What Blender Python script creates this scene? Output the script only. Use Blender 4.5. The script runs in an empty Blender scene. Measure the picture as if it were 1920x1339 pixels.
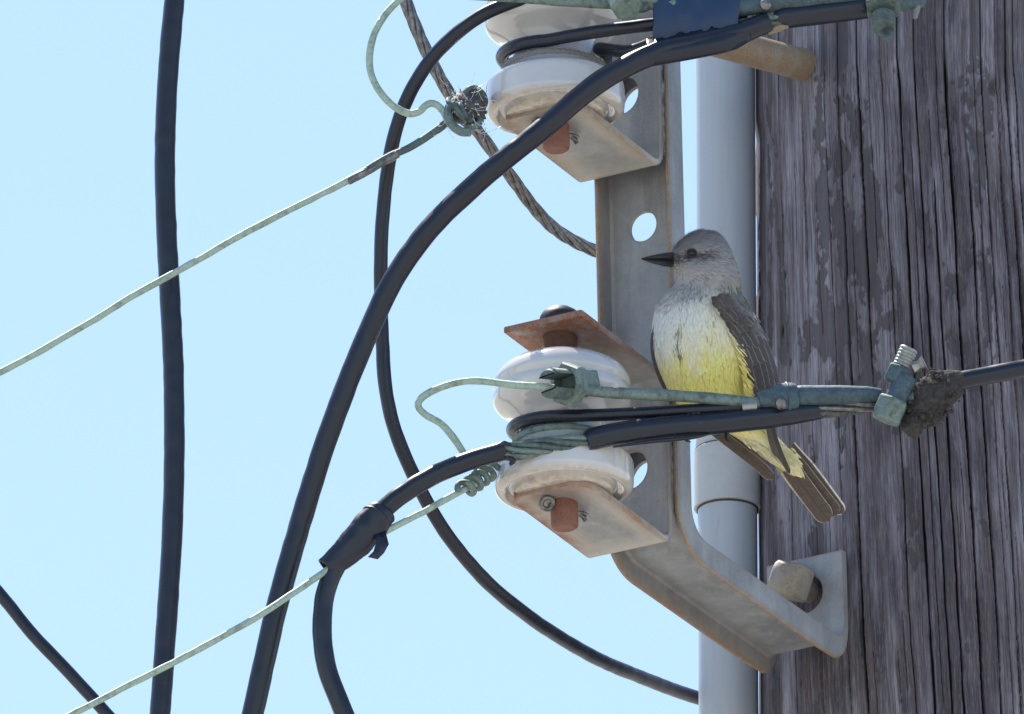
import bpy, bmesh, math, random
import numpy as np
from mathutils import Vector, Matrix

random.seed(7)
RNG = np.random.RandomState(11)
R_ = math.radians
scene = bpy.context.scene
COL = scene.collection

# ------------------------------------------------------------------ camera
# lengths are laid out in units of U = 0.36 mm; x to the right, d away from the
# camera (horizontal), h upward from the aim point which is 6.1 m above ground
U = 0.00036
TH = R_(21.8)
DIST = 33333.0
H0 = 6.12
CT, ST = math.cos(TH), math.sin(TH)

cam_d = bpy.data.cameras.new('camera')
cam = bpy.data.objects.new('camera', cam_d)
COL.objects.link(cam)
cam.location = (0, -DIST * CT * U, H0 - DIST * ST * U)
cam.rotation_euler = (math.pi / 2 + TH, 0, 0)
cam_d.sensor_width = 36
cam_d.lens = 36 * DIST / 1920.0
cam_d.clip_start = 0.5
cam_d.clip_end = 6000
scene.camera = cam

# ------------------------------------------------------------------ light
SUN_EL, SUN_AZ = R_(63), R_(-30)       # azimuth from +Y (behind the pole), minus = to the left
world = bpy.data.worlds.new('World')
scene.world = world
world.use_nodes = True
wn = world.node_tree
wn.nodes.clear()
sky = wn.nodes.new('ShaderNodeTexSky')
sky.sky_type = 'NISHITA'
sky.sun_disc = False
sky.sun_elevation = SUN_EL
sky.sun_rotation = SUN_AZ
sky.altitude = 0
sky.air_density = 1.0
sky.dust_density = 0.5
sky.ozone_density = 1.0
bg = wn.nodes.new('ShaderNodeBackground')
bg.inputs['Strength'].default_value = 0.15
wo = wn.nodes.new('ShaderNodeOutputWorld')
wn.links.new(sky.outputs[0], bg.inputs[0])
wn.links.new(bg.outputs[0], wo.inputs[0])

sun_d = bpy.data.lights.new('sun', 'SUN')
sun_d.energy = 5.0
sun_d.angle = R_(0.53)
sun_d.color = (1.0, 0.95, 0.87)
sun = bpy.data.objects.new('sun', sun_d)
COL.objects.link(sun)
sdir = Vector((math.sin(SUN_AZ) * math.cos(SUN_EL), math.cos(SUN_AZ) * math.cos(SUN_EL), math.sin(SUN_EL)))
sun.rotation_euler = sdir.to_track_quat('Z', 'Y').to_euler()
sun.location = (0, 0, 20)

scene.view_settings.view_transform = 'Standard'
scene.view_settings.look = 'None'
scene.view_settings.exposure = 0.6
scene.view_settings.gamma = 1.0
scene.view_settings.use_curve_mapping = False

# ------------------------------------------------------------------ helpers
def at(px, py, d=0.0):
    """point of the place seen at photo position (px,py) that stands d behind the insulator axis"""
    u, v = px - 960.0, 669.5 - py
    ray = Vector((u, DIST * CT - v * ST, DIST * ST + v * CT))
    k = (d + DIST * CT) / ray.y
    return Vector((ray.x * k, d, ray.z * k - DIST * ST))

def w(p):
    return Vector((p[0] * U, p[1] * U, H0 + p[2] * U))

TILT = 0.02
LX, LY = 0.523, 0.852
def B(t, s, h):
    """bracket frame: t from the insulator axis toward the pole, s sideways, h up"""
    return Vector((94.5 + LX * t + LY * s - TILT * (h + 148), LY * t - LX * s, h))

def vn_table(seed):
    return np.random.RandomState(seed).rand(256, 256)
_T = [vn_table(i) for i in range(8)]
def vnoise(x, y, k=0):
    x = np.asarray(x, float); y = np.asarray(y, float)
    xi = np.floor(x).astype(int); yi = np.floor(y).astype(int)
    fx = x - xi; fy = y - yi
    fx = fx * fx * (3 - 2 * fx); fy = fy * fy * (3 - 2 * fy)
    T = _T[k % 8]
    a = T[xi & 255, yi & 255]; b = T[(xi + 1) & 255, yi & 255]
    c = T[xi & 255, (yi + 1) & 255]; e = T[(xi + 1) & 255, (yi + 1) & 255]
    return (a * (1 - fx) + b * fx) * (1 - fy) + (c * (1 - fx) + e * fx) * fy
def fbm(x, y, o=4, k=0):
    s = 0; a = 0.5; n = 0
    for i in range(o):
        s = s + a * vnoise(np.asarray(x) * 2 ** i + 17.3 * i, np.asarray(y) * 2 ** i + 9.1 * i, k + i)
        n += a; a *= 0.5
    return s / n
def sstep(a, b, x):
    t = np.clip((np.asarray(x, float) - a) / (b - a), 0, 1)
    return t * t * (3 - 2 * t)

def empty(name, p):
    o = bpy.data.objects.new(name, None)
    o.empty_display_size = 0.02
    o.location = w(p)
    COL.objects.link(o)
    return o

def tag(o, label=None, cat=None, group=None, kind=None):
    if label: o['label'] = label
    if cat: o['category'] = cat
    if group: o['group'] = group
    if kind: o['kind'] = kind
    return o

class MB:
    """collects faces (layout units) and links them as one mesh object"""
    def __init__(self):
        self.v = []; self.f = []; self.a = {}
    def add(self, vs, fs, **attr):
        n = len(self.v)
        self.v += [tuple(p) for p in vs]
        self.f += [tuple(i + n for i in f) for f in fs]
        for k, vals in attr.items():
            self.a.setdefault(k, {})
            for i, x in enumerate(vals): self.a[k][n + i] = x
        return n
    def build(self, name, mat, parent=None, sharp=38, origin=None, bevel=0, subsurf=0):
        if parent is not None:
            root = Vector(parent.location) if parent.parent is None else Vector(parent.matrix_basis.translation) + Vector(parent.parent.location)
        else:
            if origin is None:
                arr = np.array(self.v); origin = Vector(((arr[:, 0].min() + arr[:, 0].max()) / 2, (arr[:, 1].min() + arr[:, 1].max()) / 2, arr[:, 2].min()))
            root = w(origin)
        me = bpy.data.meshes.new(name)
        arr = np.array(self.v, float) * U
        arr[:, 2] += H0
        arr -= np.array(root)
        me.from_pydata([tuple(p) for p in arr], [], self.f)
        for k, vals in self.a.items():
            x0 = next(iter(vals.values()))
            if np.isscalar(x0):
                at_ = me.attributes.new(k, 'FLOAT', 'POINT')
                buf = np.zeros(len(self.v), np.float32)
                for i, x in vals.items(): buf[i] = x
                at_.data.foreach_set('value', buf)
            else:
                at_ = me.attributes.new(k, 'FLOAT_VECTOR', 'POINT')
                buf = np.zeros((len(self.v), 3), np.float32)
                for i, x in vals.items(): buf[i] = x
                at_.data.foreach_set('vector', buf.ravel())
        me.materials.append(mat)
        me.polygons.foreach_set('use_smooth', [True] * len(me.polygons))
        me.update()
        bm = bmesh.new(); bm.from_mesh(me)
        bmesh.ops.recalc_face_normals(bm, faces=bm.faces)
        bm.to_mesh(me); bm.free()
        me.set_sharp_from_angle(angle=R_(sharp))
        o = bpy.data.objects.new(name, me)
        COL.objects.link(o)
        if parent is not None: o.parent = parent
        else: o.location = root
        if bevel:
            b = o.modifiers.new('bevel', 'BEVEL'); b.width = bevel * U; b.segments = 2
            b.limit_method = 'ANGLE'; b.angle_limit = R_(40)
        if subsurf:
            s_ = o.modifiers.new('sub', 'SUBSURF'); s_.levels = s_.render_levels = subsurf
        return o

def spline(pts, step=6.0, extra=None):
    """Catmull-Rom through pts, resampled; extra = per-point scalars"""
    P = [Vector(p) for p in pts]
    E = list(extra) if extra is not None else [0.0] * len(P)
    Q = [P[0] * 2 - P[1]] + P + [P[-1] * 2 - P[-2]]
    out, ex = [], []
    for i in range(1, len(Q) - 2):
        n = max(2, int((Q[i + 1] - Q[i]).length / step))
        p0, p1, p2, p3 = Q[i - 1], Q[i], Q[i + 1], Q[i + 2]
        # centripetal
        def dt(a, b): return max(1e-4, (a - b).length ** 0.5)
        t0 = 0; t1 = t0 + dt(p0, p1); t2 = t1 + dt(p1, p2); t3 = t2 + dt(p2, p3)
        for j in range(n):
            f = j / n
            t = t1 + (t2 - t1) * f
            a1 = p0 * ((t1 - t) / (t1 - t0)) + p1 * ((t - t0) / (t1 - t0))
            a2 = p1 * ((t2 - t) / (t2 - t1)) + p2 * ((t - t1) / (t2 - t1))
            a3 = p2 * ((t3 - t) / (t3 - t2)) + p3 * ((t - t2) / (t3 - t2))
            b1 = a1 * ((t2 - t) / (t2 - t0)) + a2 * ((t - t0) / (t2 - t0))
            b2 = a2 * ((t3 - t) / (t3 - t1)) + a3 * ((t - t1) / (t3 - t1))
            out.append(b1 * ((t2 - t) / (t2 - t1)) + b2 * ((t - t1) / (t2 - t1)))
            ex.append(E[i - 1] * (1 - f) + E[i] * f)
    out.append(P[-1]); ex.append(E[-1])
    return out, ex

def frames(path, ref=None):
    n = len(path)
    T = [(path[min(i + 1, n - 1)] - path[max(i - 1, 0)]).normalized() for i in range(n)]
    r = Vector(ref) if ref is not None else Vector((0, 0, 1))
    if abs(r.dot(T[0])) > 0.95: r = Vector((0, 1, 0))
    N = [(r - T[0] * r.dot(T[0])).normalized()]
    for i in range(1, n):
        v = N[-1] - T[i] * N[-1].dot(T[i])
        N.append(v.normalized())
    Bn = [T[i].cross(N[i]) for i in range(n)]
    return T, N, Bn

def tube(mb, pts, rad, seg=14, step=6.0, caps=True, smooth=True, wob=0.0, squash=None, ref=None):
    """round rod through pts. rad = number or one per point"""
    ex = [rad] * len(pts) if np.isscalar(rad) else rad
    path, rr = spline(pts, step, ex) if smooth else ([Vector(p) for p in pts], list(ex))
    T, N, Bn = frames(path, ref)
    vs, fs, al = [], [], []
    L = 0
    ph = random.random() * 100
    for i, p in enumerate(path):
        if i: L += (path[i] - path[i - 1]).length
        for k in range(seg):
            a = 2 * math.pi * k / seg
            r = rr[i]
            if wob: r *= 1 + wob * (2 * float(vnoise(L / 22.0 + ph, k * 3.0 / seg + ph)) - 1)
            c, s = math.cos(a), math.sin(a)
            if squash: c *= squash[0]; s *= squash[1]
            vs.append(p + N[i] * (r * c) + Bn[i] * (r * s))
    m = len(path)
    for i in range(m - 1):
        for k in range(seg):
            k2 = (k + 1) % seg
            fs.append((i * seg + k, i * seg + k2, (i + 1) * seg + k2, (i + 1) * seg + k))
    if caps:
        fs.append(tuple(range(seg))[::-1]); fs.append(tuple((m - 1) * seg + k for k in range(seg)))
    mb.add(vs, fs)
    return path

def strands(pts, n, rs, R, pitch, step=4.0, seg=7, phase=0.0, rmod=None):
    """n twisted wires around a path: list of MB, one per wire"""
    path, ex = spline(pts, step, rmod if rmod is not None else [1.0] * len(pts))
    T, N, Bn = frames(path)
    res = []
    cum = [0.0]
    for i in range(1, len(path)): cum.append(cum[-1] + (path[i] - path[i - 1]).length)
    for j in range(n):
        q = []
        for i, p in enumerate(path):
            a = phase + 2 * math.pi * (j / n + cum[i] / pitch)
            q.append(p + (N[i] * math.cos(a) + Bn[i] * math.sin(a)) * R * ex[i])
        m = MB(); tube(m, q, rs, seg, smooth=False); res.append(m)
    return res

def lathe(mb, prof, c, axis=Vector((0, 0, 1)), seg=64, ref=Vector((1, 0, 0)), capa=True, capb=True):
    """prof = [(r, z)] around axis through c"""
    axis = Vector(axis).normalized()
    ref = Vector(ref); ref = (ref - axis * ref.dot(axis)).normalized(); o = axis.cross(ref)
    vs, fs = [], []
    for r, z in prof:
        for k in range(seg):
            a = 2 * math.pi * k / seg
            vs.append(Vector(c) + axis * z + ref * (r * math.cos(a)) + o * (r * math.sin(a)))
    m = len(prof)
    for i in range(m - 1):
        for k in range(seg):
            k2 = (k + 1) % seg
            fs.append((i * seg + k, i * seg + k2, (i + 1) * seg + k2, (i + 1) * seg + k))
    if capa: fs.append(tuple(range(seg))[::-1])
    if capb: fs.append(tuple((m - 1) * seg + k for k in range(seg)))
    mb.add(vs, fs)

def prism(mb, c, axis, prof, ref, ch=3.0):
    """prof = [(r_scale, z)], six-sided (hex nut) body along axis"""
    lathe(mb, prof, c, axis, 6, ref)

def boxm(mb, c, ax, ay, az, hx, hy, hz):
    ax, ay, az = [Vector(a).normalized() for a in (ax, ay, az)]
    vs = [Vector(c) + ax * (hx * i) + ay * (hy * j) + az * (hz * k) for i in (-1, 1) for j in (-1, 1) for k in (-1, 1)]
    mb.add(vs, [(0, 1, 3, 2), (4, 6, 7, 5), (0, 4, 5, 1), (2, 3, 7, 6), (0, 2, 6, 4), (1, 5, 7, 3)])

def cut(o, cutters):
    for mb in cutters:
        c = mb.build('cutter', bpy.data.materials[0])
        m = o.modifiers.new('b', 'BOOLEAN'); m.object = c; m.operation = 'DIFFERENCE'; m.solver = 'EXACT'
        bpy.context.view_layer.update()
        dg = bpy.context.evaluated_depsgraph_get()
        me = bpy.data.meshes.new_from_object(o.evaluated_get(dg))
        o.modifiers.remove(m)
        old = o.data; o.data = me; bpy.data.meshes.remove(old)
        cm = c.data; bpy.data.objects.remove(c); bpy.data.meshes.remove(cm)
    while len(o.data.materials) > 1: o.data.materials.pop()
    for p in o.data.polygons: p.material_index = 0
    o.data.set_sharp_from_angle(angle=R_(38))

# ------------------------------------------------------------------ materials
class NT:
    def __init__(self, name):
        self.m = bpy.data.materials.new(name); self.m.use_nodes = True
        self.t = self.m.node_tree; self.t.nodes.clear()
        self.out = self.t.nodes.new('ShaderNodeOutputMaterial')
        self.p = self.t.nodes.new('ShaderNodeBsdfPrincipled')
        self.t.links.new(self.p.outputs[0], self.out.inputs[0])
        self.tc = self.t.nodes.new('ShaderNodeTexCoord')
    def n(self, ty, **kw):
        x = self.t.nodes.new(ty)
        for k, v in kw.items(): setattr(x, k, v)
        return x
    def l(self, a, b): self.t.links.new(a, b)
    def scale(self, vec):
        m = self.n('ShaderNodeMapping'); m.inputs['Scale'].default_value = vec
        self.l(self.tc.outputs['Object'], m.inputs[0]); return m.outputs[0]
    def noise(self, sc, detail=4, rough=0.55, vec=None, dist=0.0):
        x = self.n('ShaderNodeTexNoise'); x.inputs['Scale'].default_value = sc
        x.inputs['Detail'].default_value = detail; x.inputs['Roughness'].default_value = rough
        x.inputs['Distortion'].default_value = dist
        self.l(vec if vec is not None else self.tc.outputs['Object'], x.inputs['Vector'])
        return x.outputs['Fac']
    def ramp(self, f, a, b, va=0.0, vb=1.0):
        x = self.n('ShaderNodeMapRange'); x.clamp = True
        x.inputs[1].default_value = a; x.inputs[2].default_value = b
        x.inputs[3].default_value = va; x.inputs[4].default_value = vb
        self.l(f, x.inputs[0]); return x.outputs[0]
    def mix(self, f, a, b, mode='MIX'):
        x = self.n('ShaderNodeMix', data_type='RGBA', blend_type=mode)
        for s, v in ((0, f), (6, a), (7, b)):
            if hasattr(v, 'is_linked'): self.l(v, x.inputs[s])
            elif s == 0: x.inputs[0].default_value = v
            else: x.inputs[s].default_value = (*v, 1)
        return x.outputs[2]
    def math(self, op, a, b=0.0):
        x = self.n('ShaderNodeMath', operation=op)
        for s, v in ((0, a), (1, b)):
            if hasattr(v, 'is_linked'): self.l(v, x.inputs[s])
            else: x.inputs[s].default_value = v
        return x.outputs[0]
    def attr(self, name, out='Fac'):
        x = self.n('ShaderNodeAttribute'); x.attribute_name = name; return x.outputs[out]
    def edge(self, r):
        """1 along the worn edges of the metal, 0 on its flat faces"""
        b = self.n('ShaderNodeBevel', samples=4); b.inputs[0].default_value = r * U
        g = self.n('ShaderNodeNewGeometry')
        d = self.n('ShaderNodeVectorMath', operation='DOT_PRODUCT')
        self.l(b.outputs[0], d.inputs[0]); self.l(g.outputs['Normal'], d.inputs[1])
        return self.ramp(d.outputs['Value'], 0.995, 0.80)
    def set(self, color=None, rough=None, metal=None, bump=None, bump_d=0.3, bump_s=0.5, **kw):
        for key, v in (('Base Color', color), ('Roughness', rough), ('Metallic', metal)):
            if v is None: continue
            if hasattr(v, 'is_linked'): self.l(v, self.p.inputs[key])
            elif key == 'Base Color': self.p.inputs[key].default_value = (*v, 1)
            else: self.p.inputs[key].default_value = v
        for k, v in kw.items(): self.p.inputs[k.replace('_', ' ')].default_value = v
        if bump is not None:
            b = self.n('ShaderNodeBump'); b.inputs['Distance'].default_value = bump_d * U
            b.inputs['Strength'].default_value = bump_s
            self.l(bump, b.inputs['Height']); self.l(b.outputs[0], self.p.inputs['Normal'])
        return self.m

def m_rubber(name, base, hi, rough=0.42, dust=0.25):
    n = NT(name)
    a = n.noise(60, 5, 0.6); b = n.noise(420, 3, 0.6)
    c = n.mix(n.ramp(a, 0.45, 0.75, 0, dust), base, hi)
    sc = n.ramp(n.noise(1, 3, 0.6, n.scale((900, 900, 420))), 0.70, 0.75)
    c = n.mix(n.math('MULTIPLY', sc, n.ramp(a, 0.47, 0.60)), c, (0.15, 0.145, 0.15))
    return n.set(c, n.ramp(a, 0.3, 0.7, rough - 0.05, rough + 0.10), 0, a, 0.7, 0.4)

def m_galv(name, base=(0.37, 0.385, 0.40), dark=(0.24, 0.25, 0.262), rust=0.9, edge=9, metal=0.35, pale=0.5, rc1=(0.17, 0.105, 0.065), rc2=(0.42, 0.28, 0.17)):
    n = NT(name)
    big = n.noise(26, 5, 0.6); mid = n.noise(120, 5, 0.65); fine = n.noise(900, 3, 0.7)
    streak = n.noise(1, 5, 0.6, n.scale((90, 90, 9)))
    c = n.mix(n.ramp(big, 0.35, 0.65), dark, base)
    c = n.mix(n.ramp(streak, 0.48, 0.72, 0, 0.45), c, (0.50, 0.49, 0.47))
    c = n.mix(n.ramp(fine, 0.52, 0.75, 0, 0.3), c, (0.22, 0.22, 0.225))
    c = n.mix(n.ramp(fine, 0.48, 0.25, 0, pale), c, (0.48, 0.47, 0.45))
    c = n.mix(n.math('MULTIPLY', n.attr('palew'), n.ramp(mid, 0.3, 0.6, 0.6, 1.0)), c, n.mix(n.ramp(fine, 0.35, 0.7), (0.62, 0.585, 0.52), (0.52, 0.475, 0.40)))
    e = n.edge(edge)
    rm = n.math('MULTIPLY', e, n.ramp(n.math('ADD', mid, n.math('MULTIPLY', big, 0.6)), 0.50, 0.86))
    sp = n.math('MULTIPLY', n.ramp(mid, 0.60, 0.74), n.ramp(big, 0.5, 0.62))
    rm = n.math('MAXIMUM', rm, n.math('MULTIPLY', n.attr('rustw'), n.ramp(n.math('ADD', mid, n.math('MULTIPLY', big, 0.5)), 0.47, 0.80, 0.08, 1.0)))
    rm = n.math('MULTIPLY', n.math('MAXIMUM', rm, n.math('MULTIPLY', sp, 0.45)), rust)
    rc = n.mix(n.ramp(fine, 0.3, 0.7), rc1, rc2)
    c = n.mix(rm, c, rc)
    mt = n.math('MULTIPLY', n.math('SUBTRACT', 1.0, rm), metal)
    return n.set(c, n.ramp(mid, 0.3, 0.7, 0.48, 0.72), mt, n.math('ADD', n.math('MULTIPLY', mid, 0.6), n.math('MULTIPLY', fine, 0.35)), 2.2, 0.5)

def m_rust(name, a=(0.10, 0.045, 0.03), b=(0.30, 0.14, 0.07), pale=(0.34, 0.30, 0.25), pf=0.5, rough=0.75):
    n = NT(name)
    big = n.noise(45, 5, 0.6); fine = n.noise(700, 4, 0.7)
    c = n.mix(n.ramp(fine, 0.3, 0.7), a, b)
    c = n.mix(n.ramp(big, 0.45, 0.65, 0, pf), c, pale)
    return n.set(c, rough, 0.1, n.math('ADD', big, n.math('MULTIPLY', fine, 0.4)), 2.5, 0.6)

def m_verdigris(name, g1=(0.125, 0.18, 0.168), g2=(0.22, 0.295, 0.268), brown=(0.06, 0.062, 0.055), bf=0.75):
    n = NT(name)
    big = n.math('ADD', n.math('MULTIPLY', n.noise(70, 5, 0.6), 0.5), n.math('MULTIPLY', n.noise(260, 5, 0.65), 0.5)); fine = n.noise(500, 4, 0.65)
    c = n.mix(n.ramp(fine, 0.3, 0.7), g1, g2)
    c = n.mix(n.ramp(big, 0.49, 0.62, 0, bf), c, brown)
    c = n.mix(n.ramp(n.noise(1300, 2, 0.5), 0.66, 0.72, 0, 0.6), c, (0.05, 0.06, 0.05))
    return n.set(c, 0.6, 0.15, n.math('ADD', big, n.math('MULTIPLY', fine, 0.5)), 2.0, 0.6)

def m_porcelain(name):
    n = NT(name)
    big = n.noise(22, 4, 0.6); fine = n.noise(260, 5, 0.65)
    c = n.mix(n.ramp(big, 0.35, 0.65), (0.55, 0.55, 0.56), (0.64, 0.63, 0.62))
    z = n.n('ShaderNodeSeparateXYZ'); n.l(n.tc.outputs['Object'], z.inputs[0])
    low = n.ramp(z.outputs[2], 0.0075, 0.001)                    # run-off dirt settles on the lower skirt
    c = n.mix(n.math('MULTIPLY', n.math('MULTIPLY', low, n.ramp(fine, 0.25, 0.6)), 0.85), c, (0.42, 0.31, 0.19))
    c = n.mix(n.ramp(fine, 0.70, 0.78, 0, 0.3), c, (0.40, 0.36, 0.32))
    return n.set(c, n.ramp(fine, 0.4, 0.8, 0.12, 0.22), 0, None, Coat_Weight=1.0, Coat_Roughness=0.03)

def m_plain(name, c1, c2, rough=0.6, metal=0.0, sc=200, bump=1.0, **kw):
    n = NT(name)
    a = n.noise(sc, 5, 0.6); b = n.noise(sc * 6, 3, 0.6)
    c = n.mix(n.ramp(n.math('ADD', n.math('MULTIPLY', a, 0.7), n.math('MULTIPLY', b, 0.3)), 0.35, 0.65), c1, c2)
    return n.set(c, rough, metal, n.math('ADD', a, n.math('MULTIPLY', b, 0.3)), bump, 0.5, **kw)

M = {}
M['cable'] = m_rubber('black_cable_jacket', (0.011, 0.015, 0.027), (0.028, 0.032, 0.046), 0.33, 0.35)
M['cable_new'] = m_rubber('smooth_black_jacket', (0.012, 0.017, 0.030), (0.026, 0.031, 0.045), 0.27, 0.25)
M['tape'] = m_rubber('dark_vinyl_tape', (0.012, 0.036, 0.095), (0.014, 0.042, 0.11), 0.36, 0.3)
M['tape_dark'] = m_rubber('black_vinyl_tape', (0.013, 0.018, 0.032), (0.02, 0.026, 0.042), 0.34, 0.3)
M['galv'] = m_galv('galvanised_steel')
M['galv_rusty'] = m_galv('galvanised_rusted_edge', (0.36, 0.365, 0.37), (0.25, 0.255, 0.26), 1.0, 10)
M['galv_red'] = m_galv('galvanised_red_rust', (0.36, 0.365, 0.37), (0.25, 0.255, 0.26), 1.0, 10, rc1=(0.12, 0.04, 0.018), rc2=(0.42, 0.18, 0.08))
M['rust_tab'] = m_rust('rust_brown')
M['rust_dark'] = m_rust('dark_rust', (0.05, 0.022, 0.015), (0.14, 0.06, 0.035), (0.16, 0.08, 0.05), 0.3)
M['bolt_red'] = m_rust('red_brown_bolt', (0.16, 0.055, 0.035), (0.25, 0.10, 0.06), (0.30, 0.17, 0.12), 0.25, 0.55)
M['bolt_tan'] = m_rust('tan_weathered_zinc', (0.20, 0.165, 0.12), (0.36, 0.31, 0.24), (0.36, 0.35, 0.33), 0.5, 0.6)
M['spacer'] = m_rust('rusty_spacer', (0.20, 0.13, 0.08), (0.33, 0.25, 0.17), (0.30, 0.29, 0.27), 0.65, 0.6)
M['verd'] = m_verdigris('verdigris_copper')
M['verd_pale'] = m_verdigris('pale_verdigris', (0.34, 0.46, 0.38), (0.46, 0.58, 0.48), (0.17, 0.20, 0.165), 0.65)
M['verd_dark'] = m_verdigris('dark_verdigris', (0.06, 0.095, 0.095), (0.14, 0.20, 0.19), (0.045, 0.045, 0.045), 0.75)
M['verd_blue'] = m_verdigris('blue_green_bronze', (0.045, 0.082, 0.105), (0.095, 0.15, 0.18), (0.045, 0.05, 0.055), 0.75)
M['porcelain'] = m_porcelain('glazed_porcelain')
def m_pvc():
    n = NT('grey_pvc')
    st = n.noise(1, 5, 0.65, n.scale((60, 60, 3))); fine = n.noise(700, 3, 0.6)
    c = n.mix(n.ramp(st, 0.35, 0.7), (0.40, 0.44, 0.49), (0.46, 0.50, 0.55))
    c = n.mix(n.ramp(n.noise(1, 6, 0.7, n.scale((200, 200, 14))), 0.60, 0.72, 0, 0.4), c, (0.28, 0.29, 0.30))
    c = n.mix(n.ramp(fine, 0.68, 0.76, 0, 0.4), c, (0.25, 0.26, 0.27))
    return n.set(c, 0.5, 0, fine, 0.6, 0.4)
M['pvc'] = m_pvc()
M['pvc_joint'] = m_plain('grey_pvc_joint', (0.46, 0.475, 0.485), (0.52, 0.53, 0.535), 0.6, 0, 60, 0.8)
M['strand'] = m_plain('weathered_steel_wire', (0.085, 0.084, 0.085), (0.30, 0.295, 0.29), 0.38, 0.7, 220, 1.0)
M['zinc'] = m_plain('dull_zinc', (0.30, 0.32, 0.31), (0.46, 0.47, 0.45), 0.4, 0.6, 260, 1.0)
M['bolt_black'] = m_plain('black_bolt', (0.012, 0.013, 0.018), (0.03, 0.03, 0.035), 0.5, 0.1, 200, 1.0)
M['rope'] = m_plain('grey_braid', (0.16, 0.16, 0.165), (0.30, 0.295, 0.29), 0.85, 0, 800, 2.0)
M['mud'] = m_plain('dry_mud', (0.025, 0.023, 0.024), (0.085, 0.076, 0.07), 0.95, 0, 420, 4.0)
M['soot'] = m_plain('dark_corroded_splice', (0.03, 0.032, 0.034), (0.16, 0.155, 0.15), 0.55, 0.2, 500, 4.0)
M['gap_shade'] = m_plain('dark_gap_shade', (0.05, 0.05, 0.055), (0.08, 0.08, 0.085), 0.8)
M['web'] = m_plain('cobweb_silk', (0.6, 0.6, 0.62), (0.75, 0.75, 0.76), 0.4)
M['weld'] = m_plain('weld_bead', (0.22, 0.20, 0.18), (0.40, 0.38, 0.35), 0.7, 0.2, 320, 4.0)

def m_ground():
    n = NT('dry_ground')
    a = n.noise(0.25, 6, 0.6); b = n.noise(6, 6, 0.65)
    c = n.mix(n.ramp(a, 0.4, 0.6), (0.32, 0.30, 0.265), (0.27, 0.26, 0.22))
    c = n.mix(n.ramp(b, 0.35, 0.7), c, (0.37, 0.35, 0.315))
    return n.set(c, 0.95, 0, b, 60, 0.6)

def m_wood():
    n = NT('weathered_pole_wood')
    uv = n.attr('guv', 'Vector')
    def mp(sx, sy):
        m = n.n('ShaderNodeMapping'); m.inputs['Scale'].default_value = (sx, sy, 1); n.l(uv, m.inputs[0]); return m.outputs[0]
    grain = n.noise(1, 6, 0.7, mp(0.30, 0.006)); grain2 = n.noise(1, 5, 0.7, mp(0.9, 0.03)); blot = n.noise(1, 5, 0.6, mp(0.020, 0.006))
    speck = n.noise(1, 3, 0.6, mp(0.35, 0.12)); hue = n.noise(1, 4, 0.6, mp(0.05, 0.0035))
    tone = n.attr('tone')
    streak = n.noise(1, 5, 0.65, mp(0.085, 0.0022))
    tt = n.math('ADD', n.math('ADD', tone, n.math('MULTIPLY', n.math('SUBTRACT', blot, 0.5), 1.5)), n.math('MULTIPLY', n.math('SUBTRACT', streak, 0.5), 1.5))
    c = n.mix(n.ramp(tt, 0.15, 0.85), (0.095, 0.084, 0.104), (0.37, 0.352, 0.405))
    c = n.mix(n.ramp(hue, 0.45, 0.62, 0, 0.7), c, (0.175, 0.138, 0.14))
    c = n.mix(n.ramp(grain, 0.47, 0.60, 0, 0.9), c, n.mix(0.65, c, (0.035, 0.032, 0.033)))
    c = n.mix(n.ramp(grain2, 0.50, 0.66, 0, 0.6), c, (0.085, 0.078, 0.086))
    c = n.mix(n.ramp(grain2, 0.46, 0.30, 0, 0.5), c, (0.46, 0.45, 0.47))
    c = n.mix(n.ramp(speck, 0.68, 0.74, 0, 0.6), c, (0.04, 0.037, 0.038))
    c = n.mix(n.math('MULTIPLY', n.attr('patch'), n.ramp(grain, 0.35, 0.6, 0.95, 0.55)), c, n.mix(n.ramp(grain2, 0.3, 0.7), (0.062, 0.056, 0.061), (0.115, 0.103, 0.105)))
    c = n.mix(n.attr('crack'), c, (0.012, 0.012, 0.014))
    return n.set(c, 0.85, 0, n.math('ADD', grain, n.math('MULTIPLY', grain2, 0.6)), 5.0, 0.7, Specular_IOR_Level=0.25)
M['wood'] = m_wood()
M['ground'] = m_ground()
# ------------------------------------------------------------------ ground
def make_ground():
    mb = MB()
    g = -H0 / U
    n = 48; rings = [0, 8, 30, 120, 500, 2500]
    vs = [(0, 0, g)]; fs = []
    for r in rings[1:]:
        for k in range(n):
            a = 2 * math.pi * k / n
            vs.append((r / U * math.cos(a), r / U * math.sin(a), g))
    for k in range(n): fs.append((0, 1 + k, 1 + (k + 1) % n))
    for i in range(len(rings) - 2):
        for k in range(n):
            a0 = 1 + i * n; k2 = (k + 1) % n
            fs.append((a0 + k, a0 + n + k, a0 + n + k2, a0 + k2))
    mb.add(vs, fs)
    o = mb.build('ground', M['ground'], origin=(0, 0, g))
    tag(o, 'dry sandy ground far below the pole', 'ground', kind='structure')
make_ground()

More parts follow.
